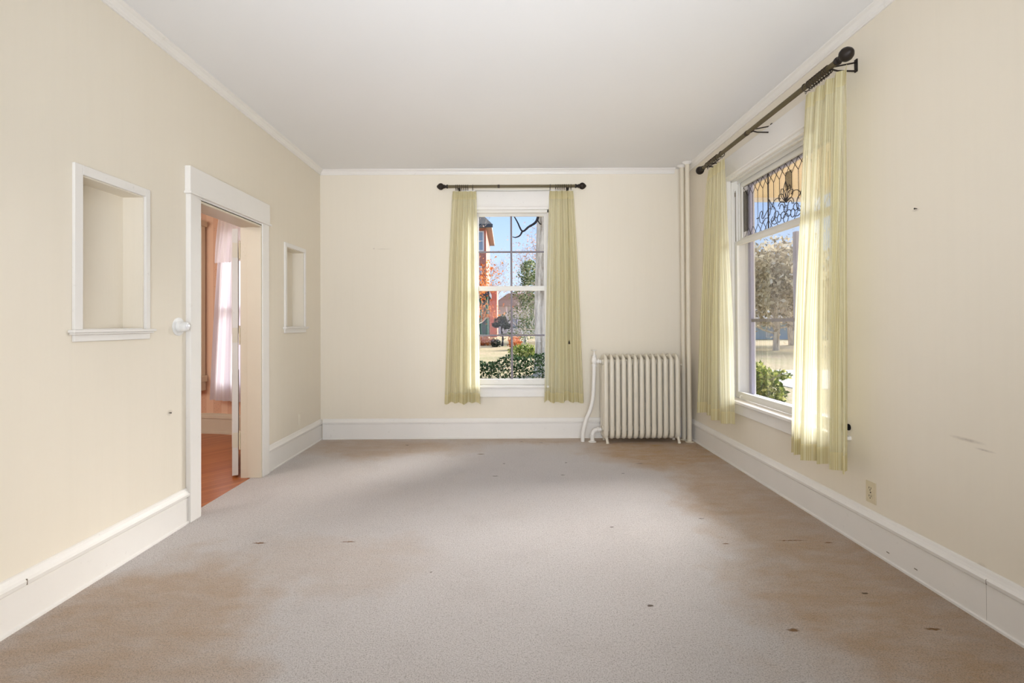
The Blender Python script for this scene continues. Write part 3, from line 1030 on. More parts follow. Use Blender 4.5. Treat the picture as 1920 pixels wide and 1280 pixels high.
st_.box(x0 - 0.13, x1 + 0.13, YB - 0.055, YB + 0.05, z0 - 0.004, z0 + 0.018)
st_.box(x0 - 0.02, x1 + 0.02, YB + 0.05, YB + 0.26, z0 - 0.03, z0 + 0.0)
st_.build('sill', M['trim'], w1, bevel=0.004)
st_ = MB()
st_.box(x0 - 0.10, x1 + 0.10, YB - 0.02, YB, z0 - 0.105, z0 - 0.004)
st_.build('apron', M['trim'], w1, bevel=0.003)
# lower sash (inner) and upper sash (outer)
mz = 1.615
_, s1_ = sash(w1, 'lower_sash', PB, x0 + 0.013, x1 - 0.013, z0 + 0.019, mz + 0.02, 0.036, 0.072, 0.045, 0.062, 0.045, M['sash'])
_, s2_ = sash(w1, 'upper_sash', PB, x0 + 0.013, x1 - 0.013, mz - 0.01, z1 - 0.013, 0.076, 0.112, 0.045, 0.04, 0.05, M['sash'])
def munt(par, c0, c1, zlo, zhi, xs, zs, lo, hi, name='muntin', mat=None):
    for x in xs:
        MB().box(x - 0.011, x + 0.011, YB + c0, YB + c1, zlo, zhi).build(name, mat or M['muntin'], par, bevel=0.003)
    for z in zs:
        MB().box(lo, hi, YB + c0 + 0.002, YB + c1 - 0.002, z - 0.009, z + 0.009).build(name, mat or M['muntin'], par, bevel=0.003)
xc = 0.056
munt(s1_, 0.040, 0.066, z0 + 0.081, mz - 0.025, [xc], [1.105], x0 + 0.058, x1 - 0.058)
munt(s2_, 0.080, 0.106, mz + 0.03, z1 - 0.063, [xc], [2.020], x0 + 0.058, x1 - 0.058)
MB().box(x0 + 0.05, x1 - 0.05, YB + 0.053, YB + 0.056, z0 + 0.075, mz - 0.02).build('glass', M['glass'], s1_)
MB().box(x0 + 0.05, x1 - 0.05, YB + 0.093, YB + 0.096, mz + 0.02, z1 - 0.06).build('glass', M['glass'], s2_)
for xx in (-0.12, 0.25):
    MB().box(xx - 0.02, xx + 0.02, YB + 0.024, YB + 0.036, z0 + 0.055, z0 + 0.063).build('sash_lift', M['trim'], s1_, bevel=0.002)

# --- window_2 in the right wall
w2 = struct(empty('window_2', (XR, (W2[0] + W2[1]) / 2, W2[2])))
y0, y1, z0, z1 = W2
PR = lambda a, c, z: (XR + c, a, z)
cs = MB()
for (ya, yb) in ((y0 - 0.082, y0), (y1, y1 + 0.082)):
    cs.box(XR - 0.022, XR, ya, yb, z0 - 0.01, z1 + 0.02)
cs.box(XR - 0.022, XR, y0, y1, z1 - 0.006, z1 + 0.02)
for (ya, yb) in ((y0 - 0.082, y0 - 0.065), (y1 + 0.065, y1 + 0.082)):
    cs.box(XR - 0.030, XR - 0.022, ya, yb, z0 + 0.02, z1 + 0.02)
cs.build('casing', M['trim'], w2, bevel=0.003)
MB().box(XR - 0.026, XR, y0 - 0.095, y1 + 0.095, z1 + 0.034, 2.675).build('head_board', M['trim'], w2, bevel=0.003)
MB().box(XR - 0.042, XR, y0 - 0.10, y1 + 0.10, z1 + 0.016, z1 + 0.034).build('head_bead', M['trim'], w2, bevel=0.005)
jb = MB()
for ya in (y0, y1 - 0.004):
    jb.box(XR - 0.020, XR + TR, ya, ya + 0.004, z0, z1)
jb.box(XR - 0.02, XR + TR, y0, y1, z1 - 0.004, z1)
for ya in (y0 + 0.004, y1 - 0.018):
    jb.box(XR + 0.012, XR + 0.026, ya, ya + 0.014, z0, z1 - 0.004)
    jb.box(XR + 0.076, XR + 0.086, ya, ya + 0.012, z0, z1 - 0.004)
jb.box(XR + 0.012, XR + 0.026, y0, y1, z1 - 0.018, z1 - 0.004)
jb.box(XR + 0.068, XR + 0.074, y0, y1, z1 - 0.03, z1 - 0.004)
jb.build('jamb', M['sash'], w2)
for ya, sg in ((y1 - 0.0045, -1),):
    pl = MB().lathe((XR + 0.050, ya, z1 - 0.085), (0, sg, 0), [(0, 0.016), (0.003, 0.015), (0.004, 0.006)], 16).build('sash_pulley', M['sash'], w2, smooth=True)
    MB().sweep([(XR + 0.050, ya - 0.007, z1 - 0.09), (XR + 0.051, ya - 0.006, 1.94)], 0.003, 8).build('sash_cord', M['darkgap'], w2)
    MB().box(XR + 0.045, XR + 0.055, ya - 0.006, ya, z1 - 0.14, z1 - 0.105).build('pulley_slot', M['darkgap'], w2)
so_ = MB()
so_.box(XR - 0.063, XR + 0.045, y0 - 0.12, y1 + 0.12, z0 + 0.006, z0 + 0.028)
so_.build('sill', M['trim'], w2, bevel=0.004)
MB().box(XR + 0.045, XR + TR + 0.10, y0 - 0.02, y1 + 0.02, z0 - 0.03, z0 + 0.012).build('outer_sill', M['white_ext'], w2, bevel=0.004)
MB().box(XR - 0.024, XR, y0 - 0.08, y1 + 0.08, z0 - 0.088, z0 + 0.006).build('apron', M['trim'], w2, bevel=0.003)
_, s3_ = sash(w2, 'lower_sash', PR, y0 + 0.005, y1 - 0.005, z0 + 0.029, 1.933, 0.040, 0.072, 0.048, 0.056, 0.034, M['sash'])
_, s4_ = sash(w2, 'leaded_sash', PR, y0 + 0.005, y1 - 0.005, 1.915, z1 - 0.005, 0.088, 0.120, 0.045, 0.052, 0.06, M['sash'])
MB().box(XR + 0.054, XR + 0.057, y0 + 0.05, y1 - 0.05, z0 + 0.08, 1.905).build('glass', M['glass'], s3_)
MB().sweep([(XR + 0.040, y1 - 0.13, z0 + 0.058), (XR + 0.024, y1 - 0.13, z0 + 0.062), (XR + 0.018, y1 - 0.13, z0 + 0.05), (XR + 0.020, y1 - 0.13, z0 + 0.036)], 0.0035, 8).build('sash_hook', M['trim'], s3_, smooth=True)
# storm window outside
_, s5_ = sash(w2, 'storm_frame', PR, y0 + 0.004, y1 - 0.004, z0 + 0.012, z1 - 0.004, 0.160, 0.190, 0.042, 0.05, 0.05, M['storm'])
MB().box(XR + 0.162, XR + 0.188, y0 + 0.046, y1 - 0.046, 1.236, 1.262).build('storm_rail', M['muntin'], s5_)
for yv in (3.585,):
    MB().box(XR + 0.164, XR + 0.186, yv - 0.022, yv + 0.022, z0 + 0.06, 1.9).build('storm_stile', M['storm'], s5_)

# leaded glass
GX = XR + 0.104
ga, gb, gz0, gz1 = 2.948, 4.222, 1.966, 2.405
MB().box(GX - 0.002, GX + 0.002, ga - 0.006, gb + 0.006, gz0 - 0.006, gz1 + 0.006).build('leaded_glass', M['leadedglass'], s4_)
lead = MB()
YC = (ga + gb) / 2
SP = (gb - ga) / 16
def ln(pts, r=0.0022):
    # (u along wall measured from centre, positive to the far side; z up)
    lead.sweep([(GX - 0.002, YC + p[0], p[1]) for p in pts], r, 6)
def arc(cu, cz, ru, rz, a0, a1, n=18, rotd=0):
    o = []
    for i in range(n + 1):
        a = R(a0 + (a1 - a0) * i / n)
        x_, y_ = ru * math.cos(a), rz * math.sin(a)
        c_, s_ = math.cos(R(rotd)), math.sin(R(rotd))
        o.append((cu + x_ * c_ - y_ * s_, cz + x_ * s_ + y_ * c_))
    return o
zt_, zb_ = gz1, gz0
ln([(-SP * 8, zb_), (SP * 8, zb_)]); ln([(-SP * 8, zt_), (SP * 8, zt_)])
ln([(-SP * 8, zb_), (-SP * 8, zt_)]); ln([(SP * 8, zb_), (SP * 8, zt_)])
FL = {0: 2.23, 1: 2.15, 2: 2.10, 3: 2.13, 4: 2.12}
for k in range(-7, 8):
    u = k * SP
    lo_ = zb_ + 0.072
    hi_ = zt_ - 0.095
    ln([(u, hi_), (u, FL.get(abs(k), lo_) if abs(k) <= 2 else lo_)])
    for s_ in (-1, 1):
        e1 = min(8, max(-8, k + s_ * 1.0)) * SP
        ln([(u, hi_), (e1, zt_)])
        if abs(k) >= 2:
            ln([(u, lo_), (u + s_ * SP * 0.72, zb_)])
for s_ in (-1, 1):
    ln([(s_ * 3.0 * SP, zb_), (s_ * 3.0 * SP, zt_)], 0.0055)
def petal(ang, L, w_, base=(0, 2.118), point=False):
    a = R(ang)
    o = []
    for i in range(25):
        q = i / 24
        if q <= 0.5:
            t_ = q * 2; s_ = 1
        else:
            t_ = (1 - q) * 2; s_ = -1
        wd_ = w_ * (math.sin(math.pi * t_ ** (0.9 if point else 1.5)) ** (1.0 if point else 0.6)) if 0 < t_ < 1 else 0
        x_, y_ = s_ * wd_, L * t_
        o.append((base[0] + x_ * math.cos(a) + y_ * math.sin(a), base[1] - x_ * math.sin(a) + y_ * math.cos(a)))
    ln(o, 0.0028)
petal(0, 0.155, 0.030, point=True)
for s_ in (-1, 1):
    petal(s_ * 26, 0.125, 0.024)
    petal(s_ * 52, 0.115, 0.028)
    ln(arc(s_ * 0.055, 2.095, 0.045, 0.042, 20, 200), 0.0028)
    ln(arc(s_ * 0.055, 2.085, 0.026, 0.030, 0, 180), 0.0028)
    ln(arc(s_ * 0.115, 2.105, 0.075, 0.070, 0, 130), 0.0028) if s_ > 0 else ln(arc(-0.115, 2.105, 0.075, 0.070, 180, 50), 0.0028)
    ln([(s_ * p[0], p[1]) for p in arc(0.175, 2.07, 0.040, 0.055, 90, 300)], 0.0028)
    ln([(s_ * p[0], p[1]) for p in ((0.17, 2.125), (0.20, 2.16), (0.225, 2.195), (0.205, 2.12), (0.215, 2.08), (0.25, 2.055), (0.285, 2.06), (0.30, 2.045), (0.335, 2.03), (0.365, 2.045), (0.378, 2.085), (0.36, 2.125), (0.335, 2.13), (0.325, 2.11), (0.338, 2.09), (0.335, 2.07), (0.31, 2.065), (0.27, 2.10), (0.24, 2.12), (0.205, 2.12))], 0.0028)
    ln([(s_ * 0.378, 2.085), (s_ * 0.415, 2.085)], 0.004)
    ln(arc(s_ * 0.035, 2.030, 0.030, 0.024, 0, 360), 0.0028)
    ln(arc(s_ * 0.088, 2.018, 0.026, 0.030, 0, 360), 0.0028)
    ln(arc(s_ * 0.125, 2.055, 0.030, 0.025, 0, 360), 0.0028)
    ln([(s_ * p[0], p[1]) for p in ((0.11, 1.99), (0.15, 1.985), (0.19, 2.00), (0.20, 2.03), (0.17, 2.05))], 0.0028)
ln(arc(0, 2.070, 0.026, 0.024, 0, 360), 0.0028)
ln(arc(0, 2.070, 0.014, 0.013, 0, 360), 0.002)
ln(arc(0, 2.000, 0.032, 0.034, 0, 360), 0.0028)
lead.build('lead_came', M['lead'], s4_)
bv = MB()
for s_ in (-1, 1):
    ua, ub = sorted((s_ * 7 * SP, s_ * 8 * SP))
    bv.box(GX - 0.004, GX - 0.0022, YC + ua, YC + ub, zb_ + 0.05, zt_ - 0.04)
ua, ub = -1.0 * SP, 0
bv.box(GX - 0.004, GX - 0.0022, YC + ua, YC + ub, 2.20, zt_ - 0.07)
bv.build('bevel_strip', M['bevelglass'], s4_)

# ------------------------------------------------------------ curtain rods
def rod(label, A_, B_, r, brackets, wall_dir, collars, far_fin=0.045):
    A_, B_ = Vector(A_), Vector(B_)
    d = (B_ - A_).normalized()
    wd_ = Vector(wall_dir)
    t = empty('curtain_rod', (A_ + B_) / 2, label, 'curtain rod')
    pts = [A_, (A_ + B_) / 2, B_]
    # reeded pole: fluted section
    n = 48
    mb = MB()
    a = Vector((0, 0, 1)); b = d.cross(a)
    vs = []
    for p in (A_, B_):
        for k in range(n):
            rr = r * (1.0 if k % 4 < 2 else 0.90)
            an = 2 * math.pi * k / n
            vs.append(p + (a * math.cos(an) + b * math.sin(an)) * rr)
    mb.add(vs, [(k, (k + 1) % n, n + (k + 1) % n, n + k) for k in range(n)] + [tuple(range(n)), tuple(range(n, 2 * n))])
    mb.build('pole', M['bronze_mid'], t)
    for (p, dd) in ((A_, -d), (B_, d)):
        f = MB()
        f.lathe(p, dd, [(-0.012, r * 1.25), (0.0, r * 1.35), (0.006, r * 1.0), (0.016, r * 0.95), (0.024, r * 1.25), (0.030, r * 1.35), (0.034, r * 1.2), (0.040, r * 1.65), (0.052, r * 2.15),
                         (0.066, r * 2.3), (0.078, r * 2.1), (0.090, r * 1.6), (0.096, r * 1.2), (0.102, r * 0.9), (0.107, r * 0.3)], 20)
        f.build('finial', M['bronze_dark'], t, smooth=True)
    for c in collars:
        p = A_.lerp(B_, c)
        MB().lathe(p - d * 0.012, d, [(0, r * 1.02), (0.002, r * 1.14), (0.022, r * 1.14), (0.024, r * 1.02)], 24).build('collar', M['bronze'], t, smooth=True)
    for c in brackets:
        p = A_.lerp(B_, c)
        L = abs((wd_.x * (XR - p.x)) if wd_.x else (YB - p.y)) - 0.003
        q = p + wd_ * L
        k = MB()
        k.sweep([p - Vector((0, 0, r + 0.012)) - wd_ * 0.015, p - Vector((0, 0, r + 0.004)), p + wd_ * 0.03 - Vector((0, 0, r + 0.012)), q - Vector((0, 0, 0.030))], 0.005, 8)
        k.sweep([p + wd_ * 0.018 + Vector((0, 0, -0.005)), q + Vector((0, 0, 0.018))], 0.0045, 8)
        k.obox(q - wd_ * 0.0, wd_ * 0.003, d * 0.010, (0, 0, 0.035))
        k.build('bracket', M['bronze_dark'], t)
    return t, A_, B_, d

rodA = rod('dark bronze curtain rod with knobbed ends above the back window', (-0.625, 5.155, 2.688), (0.745, 5.155, 2.688), 0.0155, (0.09, 0.94), (0, 1, 0), (0.40,))
rodB = rod('long dark bronze curtain rod with ball ends above the leaded window on the right wall', (1.825, 2.655, 2.662), (1.825, 4.50, 2.662), 0.0165, (0.028, 0.50, 0.93), (1, 0, 0), (0.55,))
# thin cord of the traverse rod under the back pole
tag(MB().sweep([(-0.33, 5.185, 2.650), (0.06, 5.187, 2.646), (0.47, 5.185, 2.650)], 0.002, 6).build('draw_cord', M['cord'], loc=(0.06, 5.185, 2.65)), 'thin pale draw cord stretched under the bronze rod of the back window', 'cord')

# ------------------------------------------------------------ rings
def ring_proto(axis):
    t = empty('curtain_ring', (0, 0, 0))
    ax = Vector(axis)
    a = Vector((0, 0, 1)); b = ax.cross(a)
    r0 = 0.0235
    MB().sweep([(a * math.cos(2 * math.pi * k / 24) + b * math.sin(2 * math.pi * k / 24)) * r0 - Vector((0, 0, 0.006)) for k in range(24)], 0.0030, 8, closed=True, side=ax).build('ring', M['bronze'], t, smooth=True)
    e0 = Vector((0, 0, -r0 - 0.014))
    MB().sweep([e0 + (a * math.cos(2 * math.pi * k / 12) + ax * math.sin(2 * math.pi * k / 12)) * 0.006 for k in range(12)], 0.0016, 6, closed=True, side=b).build('eyelet', M['bronze_dark'], t, smooth=True)
    return t
def rings(axis, spots):
    p0 = None
    for (loc, label, group) in spots:
        if p0 is None:
            p0 = ring_proto(axis)
            p0.location = loc
            tag(p0, label, 'curtain ring', group)
        else:
            copy_tree(p0, loc, label, group)
S = []
for x in (-0.512, -0.490, -0.468, -0.448, -0.426, -0.404, -0.352, -0.53):
    S.append(((x, 5.155, 2.688), 'bronze curtain ring in the cluster at the left end of the back rod', 'rings on the left of the back rod'))
for x in (0.468, 0.528, 0.552, 0.574, 0.596, 0.618, 0.640, 0.664, 0.690):
    S.append(((x, 5.155, 2.688), 'bronze curtain ring in the cluster at the right end of the back rod', 'rings on the right of the back rod'))
rings((1, 0, 0), S)
S = []
for y in (2.735, 2.752, 2.772, 2.795, 2.818, 2.840, 2.862, 2.885, 2.905, 2.945):
    S.append(((1.825, y, 2.662), 'bronze curtain ring bunched at the near end of the right wall rod', 'rings near end of the right rod'))
for y in (4.10, 4.18, 4.22, 4.26, 4.30, 4.34, 4.39):
    S.append(((1.825, y, 2.662), 'bronze curtain ring bunched at the far corner end of the right wall rod', 'rings far end of the right rod'))
rings((0, 1, 0), S)

# ------------------------------------------------------------ curtains
curtain('pale green striped sheer curtain left of the back window', (-0.565, 5.165, 2.640), (-0.315, 5.165, 2.640), (-0.665, 5.165, 0.395), (-0.285, 5.165, 0.395), 4.2, 3)
curtain('pale green striped sheer curtain right of the back window, beside the radiator pipe', (0.462, 5.165, 2.640), (0.715, 5.165, 2.640), (0.385, 5.165, 0.400), (0.815, 5.165, 0.400), 4.2, 14)
curtain('sheer green curtain in the corner on the far side of the leaded window', (1.835, 4.40, 2.612), (1.835, 4.085, 2.612), (1.845, 4.72, 0.40), (1.835, 4.03, 0.38), 4.3, 25, 0.013, 0.044)
curtain('largest yellow green sheer curtain on the near side of the leaded window', (1.835, 2.98, 2.612), (1.845, 2.60, 2.612), (1.815, 3.13, 0.40), (1.85, 2.635, 0.415), 4.6, 31, 0.016, 0.052, 1.6)

# cords on the curtains
t = empty('pull_cord', (0.658, 5.115, 1.85), 'thin cord with a dark bell tassel hanging over the right back curtain', 'cord')
MB().sweep([(0.652, 5.125, 2.56), (0.655, 5.12, 2.0), (0.658, 5.115, 1.5), (0.656, 5.115, 1.05)], 0.0016, 6).build('cord', M['cord'], t)
MB().lathe((0.656, 5.115, 1.015), (0, 0, 1), [(0, 0.010), (0.006, 0.011), (0.020, 0.009), (0.035, 0.004), (0.040, 0.002)], 14).build('tassel', M['bronze_dark'], t, smooth=True)
t = empty('beaded_cord', (1.925, 2.63, 1.5), 'thin beaded cord hanging behind the near edge of the big curtain', 'cord')
pp = [(1.935, 2.805 - 0.02 * math.sin(i * 0.1), 2.5 - i * 0.05) for i in range(36)]
mb = MB().sweep(pp, 0.0014, 6)
for i in range(0, 170):
    q = i / 170 * 35
    a_ = int(q)
    p = Vector(pp[a_]).lerp(Vector(pp[min(35, a_ + 1)]), q - a_)
    if p.z < 1.55:
        mb.lathe(p - Vector((0, 0, 0.003)), (0, 0, 1), [(0, 0.0008), (0.0015, 0.003), (0.0045, 0.003), (0.006, 0.0008)], 6)
mb.build('cord', M['bronze'], t, smooth=True)
t = empty('curtain_holdback', (XR, 2.80, 0.627), 'small black holdback knob on the wall behind the big curtain edge', 'knob')
MB().lathe((XR, 2.80, 0.627), (-1, 0, 0), [(0, 0.019), (0.004, 0.019), (0.006, 0.007), (0.022, 0.007)], 18).build('backplate', M['black'], t, smooth=True)
MB().lathe((XR - 0.020, 2.80, 0.627), (-1, 0, 0), [(0, 0.010), (0.005, 0.017), (0.014, 0.020), (0.022, 0.016), (0.026, 0.006)], 18).build('knob', M['black'], t, smooth=True)
tag(MB().sweep([(XR - 0.002, 2.81, 0.565), (XR - 0.018, 2.805, 0.560), (XR - 0.026, 2.80, 0.54), (XR - 0.020, 2.80, 0.520)], 0.003, 8).build('wall_hook', M['pipe'], smooth=True, loc=(XR, 2.81, 0.55)), 'tiny cream hook under the black holdback knob', 'hook')

# ------------------------------------------------------------ radiator
rad = empty('radiator', (1.375, 5.06, 0), 'cream painted cast iron column radiator standing under the back wall', 'radiator')
NSEC, RX0, RX1 = 13, 1.014, 1.748
pitch_ = (RX1 - RX0) / (NSEC - 1)
yf, yb_ = 4.992, 5.150
zb, zt = 0.066, 0.878
sec0 = None
def rad_section(x):
    mb = MB()
    path, rad_ = [], []
    r_ = 0.045
    cs_ = [(yf + r_, zb + r_, 180, 270), (yb_ - r_, zb + r_, 270, 360), (yb_ - r_, zt - r_, 0, 90), (yf + r_, zt - r_, 90, 180)]
    pts = []
    for (cy_, cz_, a0, a1) in cs_:
        for i in range(7):
            a = R(a0 + (a1 - a0) * i / 6)
            pts.append((x, cy_ + r_ * math.cos(a), cz_ + r_ * math.sin(a)))
    # straight intermediate points
    full = []
    for i, p in enumerate(pts):
        full.append(p)
        q = pts[(i + 1) % len(pts)]
        if (Vector(q) - Vector(p)).length > 0.2:
            for k in (1, 2, 3):
                full.append(tuple(Vector(p).lerp(Vector(q), k / 4)))
    rr = []
    for p in full:
        top = max(0, (p[2] - (zt - 0.045)) / 0.045)
        rr.append(((0.0245 if p[1] < 5.05 else 0.0285) - 0.009 * top, 0.026))
    mb.sweep(full, rr, 14, closed=True, side=(1, 0, 0))
    mb.sweep([(x, (yf + yb_) / 2, zb), (x, (yf + yb_) / 2, 0.3), (x, (yf + yb_) / 2, 0.7), (x, (yf + yb_) / 2, zt)], [(0.016, 0.02), (0.0285, 0.034), (0.0285, 0.034), (0.014, 0.02)], 12, side=(1, 0, 0))
    # top ridge ornament
    mb.sweep([(x, yf + 0.012, zt - 0.01), (x, yf + 0.035, zt + 0.018), (x, (yf + yb_) / 2, zt + 0.026), (x, yb_ - 0.035, zt + 0.018), (x, yb_ - 0.012, zt - 0.01)], [(0.006, 0.01), (0.008, 0.012), (0.008, 0.012), (0.008, 0.012), (0.006, 0.01)], 10, side=(1, 0, 0))
    return mb
for i in range(NSEC):
    x = RX0 + i * pitch_
    if sec0 is None:
        sec0 = rad_section(x).build('section', M['iron'], rad, smooth=True, loc=(x, 5.06, 0.0))
    else:
        c = sec0.copy()
        col.objects.link(c)
        c.parent = rad
        c.location = (x - rad.location.x, 0, 0)
for z in (0.14, 0.825):
    MB().sweep([(RX0 - 0.03, 5.07, z), (RX1 + 0.03, 5.07, z)], 0.030, 18).build('hub_tube', M['iron'], rad, smooth=True)
for z in (0.20, 0.785):
    MB().sweep([(RX0, 5.07, z), (RX1, 5.07, z)], 0.005, 8).build('tie_rod', M['iron'], rad)
for x in (RX0, RX1):
    for y in (yf + 0.01, yb_ - 0.012):
        sg = -1 if y < 5.06 else 1
        MB().sweep([(x, y, zb + 0.02), (x + 0.004 , y + sg * 0.006, 0.06), (x + 0.010 * (1 if x > 1.2 else 1), y + sg * 0.014, 0.02), (x + 0.012, y + sg * 0.018, 0.001)], [(0.020, 0.020), (0.015, 0.016), (0.014, 0.013), (0.018, 0.016)], 12, side=(1, 0, 0)).build('leg', M['iron'], rad, smooth=True)
t_ = MB().lathe((RX1 + 0.028, 5.03, 0.80), (1, -0.2, 0), [(0, 0.005), (0.014, 0.005), (0.016, 0.009), (0.03, 0.009), (0.034, 0.005)], 12)
t_.build('air_vent', M['iron'], rad, smooth=True)
# supply pipe with valve
def bez(p, n=24):
    # catmull-rom
    p = [Vector(q) for q in p]
    o = []
    for i in range(len(p) - 1):
        a, b, c, d = p[max(i - 1, 0)], p[i], p[i + 1], p[min(i + 2, len(p) - 1)]
        for k in range(n):
            t_ = k / n
            o.append(0.5 * ((2 * b) + (c - a) * t_ + (2 * a - 5 * b + 4 * c - d) * t_ ** 2 + (3 * b - a - 3 * c + d) * t_ ** 3))
    o.append(p[-1])
    return o
sp_ = MB().sweep(bez([(0.787, 5.09, 0.0), (0.792, 5.09, 0.09), (0.822, 5.09, 0.22), (0.868, 5.09, 0.33), (0.896, 5.09, 0.45), (0.906, 5.09, 0.60), (0.912, 5.09, 0.80)], 10), 0.0205, 16).build('supply_pipe', M['whiteplastic'] if False else M['trim'], rad, smooth=True)
v_ = MB()
v_.lathe((0.913, 5.09, 0.780), (0, 0, 1), [(0, 0.026), (0.02, 0.027), (0.024, 0.022), (0.03, 0.020), (0.045, 0.027), (0.07, 0.029), (0.09, 0.024), (0.10, 0.020), (0.104, 0.024), (0.118, 0.024), (0.12, 0.014), (0.135, 0.010), (0.155, 0.006), (0.168, 0.006)], 20)
v_.lathe((0.913, 5.09, 0.838), (1, -0.1, -0.08), [(0, 0.020), (0.02, 0.018), (0.03, 0.018), (0.033, 0.026), (0.048, 0.026), (0.052, 0.019), (0.07, 0.019)], 16)
vv = v_.build('valve', M['trim'], sp_, smooth=True)
hw = MB()
hw.sweep([(0.913 + 0.024 * math.cos(a * math.pi / 10), 5.09 + 0.024 * math.sin(a * math.pi / 10), 0.950) for a in range(20)], 0.004, 8, closed=True, side=(0, 0, 1))
for a in (0, 1):
    hw.sweep([(0.913 - 0.024 * math.cos(a * 1.57), 5.09 - 0.024 * math.sin(a * 1.57), 0.950), (0.913 + 0.024 * math.cos(a * 1.57), 5.09 + 0.024 * math.sin(a * 1.57), 0.950)], 0.003, 6)
hw.build('handwheel', M['trim'], sp_, smooth=True)
rp = MB().sweep(bez([(0.885, 5.07, 0.0), (0.885, 5.07, 0.06), (0.897, 5.07, 0.105), (0.925, 5.07, 0.125), (0.98, 5.07, 0.128)], 8), 0.021, 16)
rp.lathe((0.885, 5.07, 0.0), (0, 0, 1), [(0, 0.040), (0.006, 0.040), (0.012, 0.026), (0.02, 0.024)], 20)
rp.lathe((0.885, 5.07, 0.055), (0, 0, 1), [(0, 0.021), (0.002, 0.027), (0.018, 0.027), (0.02, 0.021)], 16)
rp.lathe((0.935, 5.07, 0.127), (1, 0, 0), [(0, 0.021), (0.002, 0.028), (0.02, 0.028), (0.022, 0.021)], 16)
rp.build('return_pipe', M['trim'], rad, smooth=True)

# risers in the corner
def riser(x, y, r, label):
    t = empty('riser_pipe', (x, y, 0), label, 'pipe')
    MB().sweep([(x, y, 0.0), (x, y, ZC / 2), (x, y, ZC)], r, 24).build('pipe', M['pipe'], t, smooth=True)
    MB().lathe((x, y, ZC - 0.024), (0, 0, 1), [(0, r + 0.001), (0.010, r + 0.012), (0.019, r + 0.028), (0.023, r + 0.030)], 24).build('ceiling_flange', M['trim'], t, smooth=True)
    MB().lathe((x, y, 0.0), (0, 0, 1), [(0, r + 0.022), (0.005, r + 0.022), (0.009, r + 0.004)], 24).build('floor_flange', M['pipe'], t, smooth=True)
riser(1.886, 5.045, 0.023, 'front cream heating pipe standing floor to ceiling in the right corner')
riser(1.868, 5.150, 0.022, 'rear cream heating pipe half hidden behind the front corner pipe')

# ------------------------------------------------------------ outside
GZ = -0.5
def ground_z(x, y):
    return GZ + max(0, min(y, 60) - 16) * 0.013 * max(0.0, min(1.0, (14 - x) / 8))
mb = MB()
NX, NY = 60, 60
gx = [-120 + 320 * i / NX for i in range(NX + 1)]
gy = [-40 + 200 * j / NY for j in range(NY + 1)]
mb.add([(x, y, ground_z(x, y)) for y in gy for x in gx], [(j * (NX + 1) + i, j * (NX + 1) + i + 1, (j + 1) * (NX + 1) + i + 1, (j + 1) * (NX + 1) + i) for j in range(NY) for i in range(NX)])
o = mb.build('lawn', M['lawn'], smooth=True)
struct(o)
o.name = 'ground'

def leaves(mb, n, fn, size, seed, squash=1.0):
    rnd = random.Random(seed)
    for _ in range(n):
        p, shade = fn(rnd)
        s_ = size * rnd.uniform(0.6, 1.4)
        a = Vector((rnd.gauss(0, 1), rnd.gauss(0, 1), rnd.gauss(0, 1) * squash)).normalized()
        b = a.orthogonal().normalized()
        b = (b * math.cos(rnd.uniform(0, 6.28)) + a.cross(b) * math.sin(rnd.uniform(0, 6.28))).normalized()
        q = [p - a * s_, p + b * s_ * 0.55, p + a * s_, p - b * s_ * 0.55]
        u = min(0.99, max(0.01, shade))
        mb.add(q, [(0, 1, 2, 3)], [[(u, 0.5)] * 4])

def in_ellipsoid(c, r, shell=0.5, lump=0.25):
    def fn(rnd):
        d = Vector((rnd.gauss(0, 1), rnd.gauss(0, 1), rnd.gauss(0, 1))).normalized()
        rr = shell + (1 - shell) * rnd.random() ** 0.5
        rr *= 1 + lump * (math.sin(d.x * 7 + c[0]) * math.sin(d.y * 6 + 1) * math.sin(d.z * 8 + c[2]))
        p = Vector((c[0] + d.x * r[0] * rr, c[1] + d.y * r[1] * rr, c[2] + d.z * r[2] * rr))
        return p, rnd.random()
    return fn

def tree_branches(mb, base, top, r0, r1, nb, blen, seed, start=0.35, gen=2, up_=0.5):
    rnd = random.Random(seed)
    base, top = Vector(base), Vector(top)
    N = 7
    pts, rads = [], []
    for i in range(N):
        q = i / (N - 1)
        p = base.lerp(top, q) + Vector((rnd.uniform(-1, 1), rnd.uniform(-1, 1), 0)) * r0 * 0.5 * (q > 0)
        pts.append(p); rads.append(r0 + (r1 - r0) * q)
    mb.sweep(pts, rads, 9)
    tips = []
    def br(p, d, L, r, g):
        q = [p]; dd = d.copy(); rr = [r]
        for k in range(4):
            dd = (dd + Vector((rnd.uniform(-.3, .3), rnd.uniform(-.3, .3), rnd.uniform(-.12, .3)))).normalized()
            q.append(q[-1] + dd * L / 4)
            rr.append(max(0.004, r * (1 - (k + 1) / 5)))
        mb.sweep(q, rr, 5, caps=False)
        tips.append(q[-1])
        if g > 0:
            for k in (1, 2, 3, 3):
                nd_ = (dd + Vector((rnd.uniform(-.9, .9), rnd.uniform(-.9, .9), rnd.uniform(-.4, .8)))).normalized()
                br(q[k], nd_, L * rnd.uniform(0.45, 0.7), rr[k] * 0.6, g - 1)
    for i in range(nb):
        q = start + (1 - start) * (i + rnd.random()) / nb
        p = base.lerp(top, min(1, q))
        a = rnd.uniform(0, 6.28)
        d = Vector((math.cos(a), math.sin(a), up_ + rnd.uniform(-.3, .4))).normalized()
        br(p, d, blen * rnd.uniform(0.6, 1.1) * (1.15 - 0.6 * q), (r0 + (r1 - r0) * q) * 0.45, gen)
    return tips

